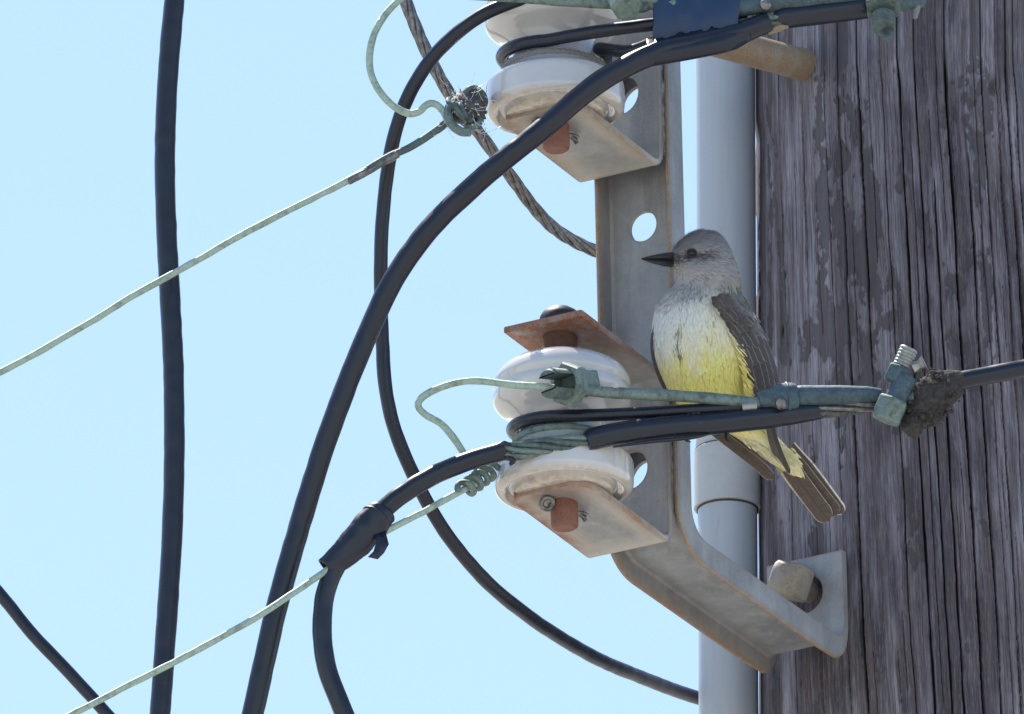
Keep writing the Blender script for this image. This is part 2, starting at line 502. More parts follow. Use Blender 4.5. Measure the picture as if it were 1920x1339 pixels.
# ------------------------------------------------------------------ pole
POLE_R = 345.0
POLE_D = 1002.0 + 14
_e = at(1418.5, 700, POLE_D)
POLE_X = _e.x + POLE_R
def make_pole():
    R = POLE_R
    lo, hi = -900.0, 900.0
    hs = np.arange(lo, hi, 3.2)
    phi_f = np.arange(-1.66, 1.15, 1.15 / R)
    phi = np.concatenate([phi_f, np.linspace(1.15, 2 * math.pi - 1.66, 60)[1:-1]])
    n = len(phi)
    PH, HH = np.meshgrid(phi, hs)
    Uc = PH * R
    yy = 669.5 - HH * CT + (POLE_D - 280) * ST        # about where it shows, used only to lay out wear and tone
    slope = 0.050 + 0.012 * np.sin(PH * 1.3)
    us = Uc - slope * (yy - 500)                       # follows the spiral grain
    wob = (fbm(us / 60.0, HH / 300.0, 3, 1) - 0.5) * 5 + (fbm(us / 25.0, HH / 40.0, 2, 3) - 0.5) * 2
    ug = us + wob
    def u_of(px):
        k = (px - 960) * 1.02 - POLE_X
        return R * math.asin(max(-0.999, min(0.999, k / R)))
    main = [(1448, 3.0, 9, None), (1475, 5.5, 15, None), (1518, 2.2, 7, None), (1540, 1.6, 5, (250, 640)), (1564, 3.0, 9, None), (1591, 5.5, 15, None),
            (1628, 5.5, 15, (-400, 720)), (1650, 2, 6, (100, 500)), (1673, 2.6, 8, None), (1705, 5.5, 15, None), (1722, 2.2, 7, (300, 1400)), (1737, 4.5, 12, None),
            (1761, 5.0, 14, (380, 2000)), (1778, 2.0, 7, (-300, 480)), (1796, 6.0, 17, None), (1830, 5.0, 14, (330, 2200)), (1850, 2.0, 6, None), (1866, 5.0, 13, None),
            (1893, 2.5, 8, None), (1914, 9.0, 22, (-800, 900)), (1928, 4, 11, None)]
    D = np.zeros_like(PH); C = np.zeros_like(PH)
    y1 = yy[:, 0]
    def crack(u0, wd, dp, rng, k):
        wand = (fbm(np.full_like(hs, k * 7.7), hs / 260.0, 3, 2) - 0.5) * 6
        ww = 0.5 * wd * (0.35 + 1.1 * fbm(np.full_like(hs, k * 3.1), hs / 120.0, 3, 4))
        r0, r1 = 0, len(hs)
        if rng is not None:
            ww = ww * sstep(rng[0] - 60, rng[0] + 60, y1) * (1 - sstep(rng[1] - 90, rng[1] + 60, y1))
            ok = np.nonzero(ww > 0.05)[0]
            if len(ok) == 0: return
            r0, r1 = ok[0], ok[-1] + 1
        sl = 0.065 * max(abs(y1[r0] - 500), abs(y1[r1 - 1] - 500)) + 40
        c = np.nonzero((phi * R > u0 - sl) & (phi * R < u0 + sl))[0]
        if len(c) == 0: return
        bl = (slice(r0, r1), slice(c[0], c[-1] + 1))
        x = ug[bl] - u0 - wand[r0:r1, None]
        wv = ww[r0:r1, None]
        g = np.clip(1 - np.abs(x) / np.maximum(wv, 1e-3), 0, 1)
        g = np.where(wv > 0.35, g, 0)
        D[bl] = np.maximum(D[bl], dp * np.sqrt(g)); C[bl] = np.maximum(C[bl], sstep(0.05, 0.55, g) * min(1.0, 0.55 + wd / 8))
    for k, (px, wd, dp, rg) in enumerate(main): crack(u_of(px), wd, dp, rg, k + 1)
    rr = np.random.RandomState(5)
    for k in range(110):                                # short hairline checks
        a = rr.uniform(-400, 1400); crack(rr.uniform(-560, 380), rr.uniform(1.2, 2.2), rr.uniform(2, 4.5), (a, a + rr.uniform(60, 330)), k + 40)
    ridge = (fbm(ug / 26.0, HH / 900.0, 4, 5) - 0.5) * 3 + (fbm(ug / 5.0, HH / 260.0, 3, 6) - 0.5) * 1.6 + (fbm(ug / 90.0, HH / 700.0, 2, 0) - 0.5) * 14
    pn = fbm(ug / 30.0, HH / 70.0, 5, 2) * 0.55 + fbm(ug / 10.0, HH / 14.0, 4, 4) * 0.22 + fbm(ug / 40.0, HH / 330.0, 2, 7) * 0.45
    zone = np.exp(-((Uc - u_of(1590)) / 75.0) ** 2 - ((yy - 470) / 300.0) ** 2) * 0.19 + np.exp(-((Uc - u_of(1560)) / 90.0) ** 2 - ((yy - 120) / 160.0) ** 2) * 0.08 + np.exp(-((Uc - u_of(1445)) / 26.0) ** 2) * 0.08
    patch = sstep(0.755, 0.785, pn + zone)
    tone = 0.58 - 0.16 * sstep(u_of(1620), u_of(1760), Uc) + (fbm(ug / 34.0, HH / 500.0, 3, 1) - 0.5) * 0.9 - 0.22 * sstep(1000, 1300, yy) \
        - 0.35 * np.exp(-((Uc - u_of(1570)) / 110.0) ** 2 - ((yy - 1290) / 60.0) ** 2) + 0.22 * np.exp(-((Uc - u_of(1540)) / 80.0) ** 2) * (1 - 0.6 * sstep(750, 1100, yy))  # dark mark under the bracket foot: stain with the foot's shadow painted in
    bi = np.digitize(ug, sorted(u_of(q[0]) for q in main if q[1] >= 2.5))
    bt = np.random.RandomState(9).uniform(-1, 1, 64)
    tone = tone + 0.17 * bt[bi]
    ridge = ridge + 2.2 * bt[(bi * 7 + 3) % 64]
    # a knot with a splinter near the right edge
    kd = np.hypot((Uc - u_of(1868)) / 9.0, (yy - 165) / 20.0)
    D = np.maximum(D, 10 * np.clip(1 - kd, 0, 1)); patch = np.maximum(patch, np.clip(1.5 - kd, 0, 1))
    kd = np.hypot((Uc - u_of(1468)) / 5.0, (yy - 578) / 17.0)
    D = np.maximum(D, 9 * np.clip(1 - kd, 0, 1)); C = np.maximum(C, sstep(0, 0.5, 1 - kd))
    rad = R + ridge - D - 2.2 * patch
    fade = np.minimum(sstep(lo, lo + 60, HH), 1 - sstep(hi - 60, hi, HH))
    rad = R + (rad - R) * fade
    X = POLE_X + rad * np.sin(PH); Y = POLE_D - rad * np.cos(PH)
    vs = np.stack([X, Y, HH], -1).reshape(-1, 3)
    rows = len(hs)
    fi = (np.arange(rows - 1)[:, None] * n + np.arange(n)[None, :]).ravel()
    k2 = (np.arange(rows - 1)[:, None] * n + ((np.arange(n) + 1) % n)[None, :]).ravel()
    quads = np.stack([fi, k2, k2 + n, fi + n], -1)
    # plain lower shaft down to the ground and a sawn top
    g = -H0 / U
    extra = []; N0 = len(vs)
    for hh, rs in ((g, 1.16), (hi + 4200, 0.98)):
        extra.append(np.stack([POLE_X + R * rs * np.sin(phi), POLE_D - R * rs * np.cos(phi), np.full(n, hh)], -1))
    vs = np.concatenate([vs] + extra)
    kk = np.arange(n); k3 = (kk + 1) % n
    q2 = np.stack([N0 + kk, N0 + k3, k3, kk], -1)
    top = (rows - 1) * n
    q3 = np.stack([top + kk, top + k3, N0 + n + k3, N0 + n + kk], -1)
    quads = np.concatenate([quads, q2, q3])
    me = bpy.data.meshes.new('utility_pole')
    root = w((POLE_X, POLE_D, g))
    arr = vs * U; arr[:, 2] += H0; arr -= np.array(root)
    me.vertices.add(len(arr)); me.vertices.foreach_set('co', arr.astype(np.float32).ravel())
    nq = len(quads)
    me.loops.add(nq * 4); me.loops.foreach_set('vertex_index', quads.ravel().astype(np.int32))
    me.polygons.add(nq); me.polygons.foreach_set('loop_start', np.arange(nq, dtype=np.int32) * 4)
    me.polygons.foreach_set('use_smooth', np.ones(nq, bool))
    me.update(calc_edges=True)
    bm = None
    def fat(name, a):
        b = np.concatenate([a.ravel(), np.full(2 * n, float(np.mean(a)))]).astype(np.float32)
        x = me.attributes.new(name, 'FLOAT', 'POINT'); x.data.foreach_set('value', b)
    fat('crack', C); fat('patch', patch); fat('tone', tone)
    gv = np.stack([np.concatenate([ug.ravel(), phi * R, phi * R]), np.concatenate([HH.ravel(), np.full(n, g), np.full(n, hi + 4200)]), np.zeros(len(vs))], -1).astype(np.float32)
    x = me.attributes.new('guv', 'FLOAT_VECTOR', 'POINT'); x.data.foreach_set('vector', gv.ravel())
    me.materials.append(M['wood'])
    me.validate()
    o = bpy.data.objects.new('utility_pole', me); COL.objects.link(o); o.location = root
    tag(o, 'weathered grey wooden utility pole with long vertical cracks', 'utility pole')
make_pole()

# ------------------------------------------------------------------ conduit
def make_conduit():
    c = at(1363, 700, POLE_D - 40)
    g = -H0 / U
    root = empty('conduit_pipe', (c.x, c.y, g))
    tag(root, 'grey plastic conduit pipe running up the left side of the pole', 'conduit')
    def hy(py): return at(1360, py, POLE_D - 40).z
    mb = MB(); lathe(mb, [(57.5, g), (57.5, -400), (57.5, 0), (57.5, 500), (57.5, 1000), (57.5, 1500)], (c.x, c.y, 0), seg=72)
    mb.build('pipe', M['pvc'], root)
    z0, z1 = hy(955) , hy(848)
    mb = MB(); lathe(mb, [(58, z0 - 0.5), (64, z0), (65, z0 + 1), (65, z0 + 6), (65, z1 - 6), (65, z1 - 1), (64, z1), (58, z1 + 0.5)], (c.x, c.y, 0), seg=72, capa=False, capb=False)
    mb.build('coupling', M['pvc_joint'], root)
    mb = MB(); lathe(mb, [(58, z1 + 1), (59, z1 + 3), (61, z1 + 6), (61, z1 + 40), (57.8, z1 + 46)], (c.x, c.y, 0), seg=72, capa=False, capb=False)
    mb.build('socket_end', M['pvc_joint'], root)
    for zz, rr_ in ((z0 - 2.2, 57.6), (z1 + 1.0, 61.2)):  # added dark rings stand in for the shaded gap at each coupling edge
        mb = MB(); lathe(mb, [(rr_, zz - 2.2), (rr_ + 2.2, zz - 1.2), (rr_ + 2.2, zz + 1.6), (rr_, zz + 2)], (c.x, c.y, 0), seg=72, capa=False, capb=False); mb.build('gap_shade_ring', M['gap_shade'], root)
make_conduit()

# ------------------------------------------------------------------ bracket
def arc_path(p0, p1, p2, r, n=8):
    """fillet of radius r at p1"""
    a = (p0 - p1).normalized(); b = (p2 - p1).normalized()
    ang = a.angle(b); d = r / math.tan(ang / 2)
    s, e = p1 + a * d, p1 + b * d
    c = p1 + (a + b).normalized() * (r / math.sin(ang / 2))
    out = []
    va, vb = s - c, e - c
    tot = va.angle(vb)
    for i in range(n + 1):
        f = i / n
        out.append(c + (va * math.sin((1 - f) * tot) + vb * math.sin(f * tot)) / math.sin(tot))
    return out

def sweep_section(path2, sect, closed=True):
    """path2 = [(Vector2 (t,h), n2 Vector2 outward)], sect(i) -> [(s, n)]"""
    vs, fs = [], []
    m = None
    for i, (p, nn) in enumerate(path2):
        pr = sect(i); m = len(pr)
        for s, n in pr:
            q = p + nn * n
            vs.append(B(q.x, s, q.y))
    for i in range(len(path2) - 1):
        for k in range(m):
            k2 = (k + 1) % m
            fs.append((i * m + k, i * m + k2, (i + 1) * m + k2, (i + 1) * m + k))
    fs.append(tuple(range(m))[::-1]); fs.append(tuple((len(path2) - 1) * m + k for k in range(m)))
    return vs, fs

def path_normals(pts, turn):
    out = []
    for i, p in enumerate(pts):
        t = (pts[min(i + 1, len(pts) - 1)] - pts[max(i - 1, 0)]).normalized()
        out.append((p, Vector((t.y, -t.x)) * turn))
    return out

UNIT = 764.0            # from one insulator to the next
bracket = empty('steel_bracket', B(300, 0, -300))
tag(bracket, 'rust-edged galvanised steel bracket standing off the pole with two insulator clevises', 'bracket')

def make_channel():
    V2 = lambda t, h: Vector((t, h))
    a = [V2(300, 1150), V2(300, 600), V2(300, 200), V2(300, -150)]
    c1 = V2(300, -276); c2 = V2(872, -311); c3 = V2(872, -121)
    f1 = arc_path(V2(300, 0), c1, c2, 62, 10)
    f2 = arc_path(c1, c2, c3, 34, 8)
    pts = a + f1 + [f1[-1].lerp(f2[0], k / 6) for k in range(1, 6)] + f2 + [V2(872, -200), V2(872, -121)]
    pn = path_normals(pts, 1.0)          # going down -> outward is -t
    cum = [0]
    for i in range(1, len(pts)): cum.append(cum[-1] + (pts[i] - pts[i - 1]).length)
    tot = cum[-1]
    s2 = cum[len(a) + len(f1) + 5]
    def sect(i):
        f = float(sstep(s2 - 12, s2 + 48, cum[i]))
        F = 46 * (1 - f) + 13 * f
        W, T = 84, 10
        # web n in [-5, 5], flanges out to n = F, with rounded roots
        return [(13 + a_, b_) for a_, b_ in [(-W, -5), (-W, F - 13), (-W, F - 3), (-W + 3, F), (-W + T - 3, F), (-W + T, F - 4), (-W + T + 1, (F + 10) / 2), (-W + T + 2, 10), (-W + T + 8, 5), (-30, 5), (30, 5), (W - T - 8, 5), (W - T - 2, 10), (W - T - 1, (F + 10) / 2), (W - T, F - 4), (W - T + 3, F), (W - 3, F), (W, F - 3), (W, F - 13), (W, -5)]]
    vs, fs = sweep_section(pn, sect)
    rw = [0.0, 0.1, 0.8, 1.0, 1.0, 0.9, 0.2, 0.1, 0.05, 0, 0, 0.05, 0.1, 0.2, 0.9, 1.0, 1.0, 0.4, 0.0, 0.0] * len(pn)
    mb = MB(); mb.add(vs, fs, rustw=rw)
    o = mb.build('channel', M['galv'], bracket)
    def hole(t, s, h, r, l=60):
        c = MB(); ax = (B(1, 0, 0) - B(0, 0, 0)).normalized()
        lathe(c, [(r, -l), (r, l)], B(t, s, h), ax, 40); return c
    cut(o, [hole(300, 8, -148, 38), hole(300, 8, -148 + UNIT, 38), hole(302, 11, 365, 30), hole(872, 13, -195, 39)])
make_channel()

def make_clevis(dh, label):
    V2 = lambda t, h: Vector((t, h))
    hu, hl = 25 + dh, -309 + dh               # the strap is bent a little past square: tips ride up
    sl = 26 / 308.0
    yu = lambda x: hu + (246 - x) * sl
    yl = lambda x: hl + (246 - x) * sl
    tipu, tipl = V2(-62, yu(-62)), V2(-62, yl(-62))
    f1 = arc_path(tipu, V2(246, hu), V2(246, hl), 26, 7)
    f2 = arc_path(V2(246, hu), V2(246, hl), tipl, 26, 7)
    lead = [V2(x, yu(x)) for x in (-62, -58, -50, -36, -10, 40, 120)]
    tail = [V2(x, yl(x)) for x in (205, 165, 120, 80, 40, -10, -36, -50, -58, -62)]
    pts = lead + f1 + [V2(246, (hu + hl) / 2)] + f2 + tail
    pn = path_normals(pts, 1.0)
    wd = {-62: 46, -58: 56, -50: 70, -36: 82}
    wdu = {-62: 84, -58: 86, -50: 86, -36: 86}
    def sect(i):
        t = pts[i].x
        W = (wdu if i < 7 else wd).get(int(round(t)), 86) if abs(t) < 100 and t < 0 else 86
        T = 6.5
        A = 86 - (3 if W < 84 else 0) * (86 - W) / 8
        ss = [-A + 2, -A + 14, -A + 30, -A + 50, 0, W - 44, W - 22, W - 8, W - 2]
        return [(-A, -T + 2)] + [(x, -T) for x in ss] + [(W, -T + 2), (W, T - 2)] + [(x, T) for x in ss[::-1]] + [(-A, T - 2)]
    vs, fs = sweep_section(pn, sect)
    rw, pw = [], []
    es = [1.0, 1.0, 0.75, 0.3, 0.05, 0, 0, 0.05, 0.5, 0.7]
    ep = [0.6, 0.8, 1.0, 0.9, 0.25, 0, 0.15, 0.8, 1.0, 0.8]
    for i, p in enumerate(pts):
        up_ = i < 9
        tabw = float(sstep(215, 150, p.x))
        t_ = (float(sstep(190, -20, p.x)) * (0.95 if not dh else 0.4)) if up_ else (float(sstep(20, -62, p.x)) * 0.55 if i > 20 else 0.0)
        bend = float(sstep(170, 226, p.x)) * (1 if i > 20 else 0)
        for side in (0, 1):
            a_, b_ = (es, ep) if side == 0 else (es[::-1], ep[::-1])
            for k in range(10 + 1):
                kk = min(k, 9)
                rw.append(max(t_, a_[kk] * tabw * 0.9)); pw.append(max(b_[kk] * (0.2 + 0.8 * tabw) * (0 if 14 < i < 22 and side == 0 else 1) * (1.0 if i > 16 else 0.0), bend) * (1 if i > 16 else 0))
    mb = MB(); mb.add(vs, fs, rustw=rw, palew=pw)
    o = mb.build('clevis', M['galv_rusty' if dh else 'galv_red'], bracket)
    c = MB(); ax = (B(1, 0, 0) - B(0, 0, 0)).normalized()
    lathe(c, [(39, -40), (39, 40)], B(246, 2, -148 + dh), ax, 40)
    cut(o, [c])
    if label: o['label'] = label
    # weld beads down both sides where the strap meets the channel
    for s in (-1, 1):
        wb = MB()
        pts = [B(258, s * 82, hl + 30 + k * (hu - hl - 60) / 24) + Vector((random.uniform(-2, 2), random.uniform(-2, 2), 0)) for k in range(25)]
        tube(wb, pts, [6.5 + random.uniform(-1.8, 2.2) for _ in pts], 8, 5)
        wb.build('weld_bead', M['weld'], bracket)
make_clevis(0, None)
make_clevis(UNIT, None)

# ------------------------------------------------------------------ bolts through the clevises
def ring(mb, c, ax, R, r, seg=20, s2=8, arc=2 * math.pi):
    ax = Vector(ax).normalized(); a = ax.orthogonal().normalized(); b = ax.cross(a)
    pts = [Vector(c) + (a * math.cos(arc * k / seg) + b * math.sin(arc * k / seg)) * R for k in range(seg + 1)]
    tube(mb, pts, r, s2, smooth=False)

AXV = (B(0, 0, 1) - B(0, 0, 0)).normalized()
def make_clevis_bolt(dh, label):
    c0 = B(0, 0, dh)
    root = empty('clevis_bolt', B(0, 0, -340 + dh))
    tag(root, label, 'bolt', 'bolts through the clevises')
    def c(h): return B(0, 0, h + dh)
    mb = MB(); lathe(mb, [(20, -345), (25, -341), (26, -337), (26, -290), (26, 62)], c(0) - AXV * 0, AXV, 28)
    mb.build('shank', M['bolt_red'], root)
    mb = MB(); lathe(mb, [(40, 56), (40, 70), (38, 80), (32, 90), (20, 98), (2, 101)], c(0), AXV, 32)
    mb.build('head', M['bolt_black'], root)
    mb = MB(); lathe(mb, [(30, -12), (31, -10), (31, 30), (33, 42)], c(0), AXV, 32)
    mb.build('sleeve', M['rust_dark'], root)
    # split pin: folded eye toward the viewer's left, legs sticking out on the other side
    pin = MB()
    e = c(-306); dirp = Vector((0.80, 0.60, 0)).normalized()
    a = e - dirp * 34
    ring(pin, a - dirp * 6 + Vector((0, 0, 2)), Vector((0.25, -0.85, -0.6)), 11, 5.0)
    tube(pin, [a - dirp * 2, e, e + dirp * 34], 4.6, 8)
    tube(pin, [e + dirp * 30, e + dirp * 40 + Vector((2, 0, -6)), e + dirp * 50 + Vector((0, -4, -14))], 4.2, 8)
    tube(pin, [e + dirp * 30, e + dirp * 42 + Vector((2, 0, 2)), e + dirp * 54 + Vector((0, -4, -2))], 4.2, 8)
    pin.build('split_pin', M['strand'], root)
make_clevis_bolt(0, 'red-brown bolt with black domed head through the lower clevis and insulator')
make_clevis_bolt(UNIT, 'red-brown bolt end under the upper clevis behind the thick cable')

# ------------------------------------------------------------------ insulators
def make_insulator(dh, label):
    prof = [(84, 0), (92, 3), (94, 10), (97, 17), (101, 19), (107, 13), (114, 8), (122, 9), (128, 14), (131, 22), (131.5, 34), (131.5, 56), (131, 64), (127.5, 71), (118, 78), (103, 89), (90, 101), (82, 112), (79, 124), (79, 136),
            (82, 149), (90, 160), (104, 170), (121, 179), (129, 188), (131, 199), (129, 208), (126.5, 212), (129, 217), (130.5, 225), (126, 238), (117, 250), (104, 260), (92, 266), (80, 271)]
    # smooth the outline
    P = [Vector((r, z, 0)) for r, z in prof]
    path, _ = spline(P, 3.0)
    mb = MB(); base = B(0, 0, -281 + dh)
    lathe(mb, [(p.x, p.y) for p in path], base, AXV, 96)
    o = mb.build('spool_insulator', M['porcelain'], origin=base, sharp=80)
    tag(o, label, 'insulator', 'porcelain spool insulators')
make_insulator(0, 'glossy white porcelain spool insulator in the lower clevis, whole spool visible')
make_insulator(UNIT, 'glossy white porcelain spool insulator at the top, crossed by the thick black cable')

# ------------------------------------------------------------------ bolt through the bracket foot
def make_mount_bolt():
    ax = (B(1, 0, 0) - B(0, 0, 0)).normalized(); up = Vector((0, 0, 1)); sd = ax.cross(up)
    c = B(872, 0, -176)
    root = empty('mounting_bolt', c - up * 40)
    tag(root, 'tan square-headed bolt through the bracket foot into the pole', 'bolt')
    rot = Matrix.Rotation(R_(20), 3, ax)
    u2, s2 = rot @ up, rot @ sd
    mb = MB()
    vs, fs = [], []
    prof = [(22, -72, 14), (28, -68, 12), (32, -60, 7), (33, -52, 4.5), (33, -14, 4.5), (30, -11, 7)]
    for hw, z, ch in prof:
        for k in range(4):
            for e in (0, 1):
                a = [(1, 1), (-1, 1), (-1, -1), (1, -1)][k]
                x, y = a[0] * hw, a[1] * hw
                if (k + e) % 2 == 0: y -= a[1] * ch
                else: x -= a[0] * ch
                vs.append(c + ax * z + s2 * x + u2 * y)
    for i in range(len(prof) - 1):
        for k in range(8):
            k2 = (k + 1) % 8
            fs.append((i * 8 + k, i * 8 + k2, i * 8 + 8 + k2, i * 8 + 8 + k))
    fs.append(tuple(range(8))[::-1]); fs.append(tuple((len(prof) - 1) * 8 + k for k in range(8)))
    mb.add(vs, fs); mb.build('head', M['bolt_tan'], root, sharp=30, bevel=2.0)
    mb = MB(); lathe(mb, [(20, -14), (20, 60), (20, 330)], c, ax, 32); mb.build('shank', M['bolt_tan'], root)
make_mount_bolt()

def make_spacer():
    # tube that holds the bracket's upper end off the pole
    e = at(1508, 122, 0)
    dx = (1512 - 960) * 1.0 - POLE_X
    def surf(px):
        for it in range(6):
            pass
        return POLE_D - math.sqrt(POLE_R ** 2 - min(POLE_R - 5, abs((px - 960) * 1.02 - POLE_X)) ** 2)
    d1 = surf(1508) - 4
    e = at(1508, 122, d1)
    d0 = d1 - 330
    s = at(1335, 75, d0)
    ax = (e - s).normalized()
    L = (e - s).length
    mb = MB(); lathe(mb, [(29, -10), (31, 0), (31, L - 14), (32.5, L - 9), (31, L - 6), (32.5, L - 3), (31, L), (31, L + 30)], s, ax, 40)
    o = mb.build('spacer_tube', M['spacer'])
    tag(o, 'rusty tan steel spacer tube butting into the pole under the taped cables', 'tube')
make_spacer()
# ------------------------------------------------------------------ black cables
def PT(seq):
    return [at(*q) for q in seq]

def cable(seq, r, label, mat='cable', name='black_cable', wob=0.03):
    mb = MB(); tube(mb, PT(seq), r, 24, 5, wob=wob)
    o = mb.build(name, M[mat], sharp=60)
    tag(o, label, 'cable')
    return o

cable([(440, -1000, 60), (390, -600, 30), (345, -260, 10), (334, -90, 5), (327, 0, 0), (318, 100, 0), (311.5, 200, 0), (309, 300, 0), (311, 400, 0), (315.5, 500, 0), (321, 600, 0), (325.5, 700, 0), (327, 800, 0), (326, 900, 0), (322.5, 1000, 0), (317, 1100, 0), (310, 1200, 0), (300, 1339, 0), (284, 1520, 0), (262, 1720, 0), (190, 2400, 0)],
      19.6, 'thick black cable hanging nearly vertical, leftmost of the hanging cables')
cable([(1440, 42, -150), (1385, 62, -158), (1310, 82, -168), (1240, 96, -176), (1130, 150, -196), (1010, 248, -200), (900, 338, -190), (800, 436, -176), (735, 530, -160), (690, 625, -145), (645, 735, -130), (602, 855, -110), (562, 985, -90), (520, 1135, -80), (474, 1339, -60), (430, 1540, -50), (388, 1720, -40), (260, 2400, 0)],
      20.5, 'thick black cable sweeping from the big tape wrap down to the lower left')
cable([(1120, -46, -140), (1040, -22, -130), (960, 4, -112), (905, 28, -104), (850, 68, -92), (800, 122, -70), (763, 186, -45), (738, 260, -20), (723, 350, 10), (715, 450, 30), (714, 550, 50), (717, 640, 60), (722, 720, 70), (737, 795, 84), (770, 880, 110), (826, 985, 170), (900, 1078, 270), (990, 1155, 430), (1110, 1230, 680), (1210, 1273, 900), (1300, 1306, 1085), (1370, 1324, 1180)],
      13.2, 'medium black cable curving behind the others and passing behind the conduit')
cable([(-700, 480, 300), (-380, 730, 270), (-120, 985, 240), (-5, 1108, 220), (60, 1188, 210), (130, 1262, 200), (205, 1344, 190), (300, 1450, 180), (800, 2050, 120)],
      12.0, 'thin black cable crossing the bottom left corner')

# the cable of the lower insulator: jacket, bared strands, jacket again, bared end
lowc = empty('black_cable', at(640, 1339, -120))
tag(lowc, 'thick black cable bared at the lower insulator, under the bird', 'cable')
mb = MB()
tube(mb, PT([(980, 2200, -60), (815, 1730, -95), (720, 1500, -110), (672, 1400, -115), (640, 1325, -120), (612, 1250, -124), (604, 1180, -126), (611, 1110, -128), (640, 1045, -130), (690, 984, -132), (745, 934, -133), (810, 893, -132), (880, 864, -130), (946, 845, -128)]), 18.2, 24, 5, wob=0.03)
mb.build('jacket', M['cable_new'], lowc, sharp=60)
SLP = [(940, 846, -128), (965, 846, -127), (1010, 838, -126), (1060, 832, -124), (1110, 822, -122), (1135, 817, -121)]
for k, m in enumerate(strands(PT(SLP), 7, 5.2, 11, 330, 4, 8, 0.4, [1.15, 1.2, 1.2, 1.15, 1.0, 0.9])):
    m.build('strand', M['verd' if k % 3 else 'verd_dark'], lowc)
mb = MB()
tube(mb, PT([(1098, 829, -124), (1112, 823, -122), (1170, 811, -118), (1250, 801, -110), (1340, 794, -100), (1420, 785, -90), (1480, 777, -82), (1522, 772, -76), (1556, 768, -72), (1590, 763, -68)]), [18, 21, 21, 21, 21, 21.5, 20.5, 17.5, 12, 5], 24, 5, wob=0.02)
mb.build('jacket', M['cable_new'], lowc, sharp=60)
for k, m in enumerate(strands(PT([(1505, 774, -78), (1545, 769, -74), (1590, 763, -68), (1640, 757, -60), (1680, 750, -55)]), 7, 5.0, 11, 420, 4, 8, 1.0, [0.8, 1.0, 1.1, 1.0, 0.9])):
    m.build('strand', M['soot' if k % 3 else 'strand'], lowc)
# curled flap where the jacket was slit, and a drop of old tape under it
mb = MB()
tube(mb, PT([(930, 838, -140), (946, 832, -142), (958, 835, -140)]), [3, 6, 2], 8, 3)
mb.build('torn_jacket', M['cable'], lowc); mb = MB()
tube(mb, PT([(950, 858, -140), (962, 864, -138), (956, 872, -134)]), [4, 6, 3], 8, 3)
mb.build('torn_jacket', M['cable'], lowc); mb = MB()
tube(mb, PT([(1150, 838, -122), (1220, 828, -118), (1300, 820, -112), (1330, 814, -106)]), [2, 4, 4, 2], 8, 4)
mb.build('torn_jacket', M['cable'], lowc)

# thinner black cable looped round the neck of the lower insulator
def neck_loop(dh, r, h_front, h_side, a0, a1, n=26):
    out = []
    for k in range(n + 1):
        a = R_(a0 + (a1 - a0) * k / n)
        f = 0.5 + 0.5 * math.sin(-a)          # 1 in front, 0 behind
        c = B(0, 0, 0); h = (h_side + (h_front - h_side) * f) + dh
        c = B(0, 0, h)
        out.append(Vector((c.x + r * math.cos(a), c.y + r * math.sin(a), h)))
    return out
mb = MB()
front = PT([(1640, 748, -40), (1560, 757, -62), (1480, 762, -80), (1400, 764, -92), (1300, 769, -100), (1200, 775, -105), (1130, 778, -104)])
loop = neck_loop(0, 94, -156, -138, -100, -290)
tube(mb, front + loop, 12.0, 20, 5, wob=0.02)
o = mb.build('tie_cable', M['cable_new'], sharp=60)
tag(o, 'thin black cable looped round the neck of the lower insulator', 'cable')

mb = MB()
tube(mb, neck_loop(0, 88, -176, -172, 60, -250, 40), 8.0, 12, 4, wob=0.06)
o = mb.build('tie_wire', M['verd'])
tag(o, 'green copper tie wire wrapped round the neck of the lower insulator', 'wire')

# upper insulator: black loop, braided cord under it, and their tails
mb = MB()
front = PT([(1400, 22, -150), (1300, 38, -148), (1225, 46, -142), (1150, 55, -132), (1090, 64, -120)])
loop = neck_loop(UNIT, 98, -161, -148, -100, -390, 40)
tube(mb, front + loop + PT([(1180, 96, -100), (1225, 82, -140)]), 12.5, 20, 5, wob=0.02)
o = mb.build('tie_cable', M['cable_new'], sharp=60)
tag(o, 'thin black cable looped round the neck of the upper insulator', 'cable')
rope = empty('braided_cord', B(0, 0, UNIT - 200))
tag(rope, 'grey braided cord tied round the neck of the upper insulator', 'cord')
rp = neck_loop(UNIT, 93, -184, -186, 10, -210, 40)
for k, m in enumerate(strands(rp, 4, 4.2, 5.0, 34, 3, 7)): m.build('ply', M['rope'], rope)
for k, m in enumerate(strands(rp, 4, 4.0, 5.2, -34, 3, 7, 0.7)): m.build('ply', M['rope'], rope)
mb = MB(); tube(mb, neck_loop(UNIT, 92, -186, -214, -130, -205, 14), 5.0, 10, 3); mb.build('tail', M['cable'], rope)

# cable leaving to the right in front of the pole
cable([(1740, 728, -52), (1790, 716, -48), (1850, 704, -40), (1920, 691, -30), (2060, 664, -10), (2250, 628, 20), (2900, 510, 120)], 17.0,
      'smooth black cable running from the mud clump out past the right side of the pole', 'cable_new')

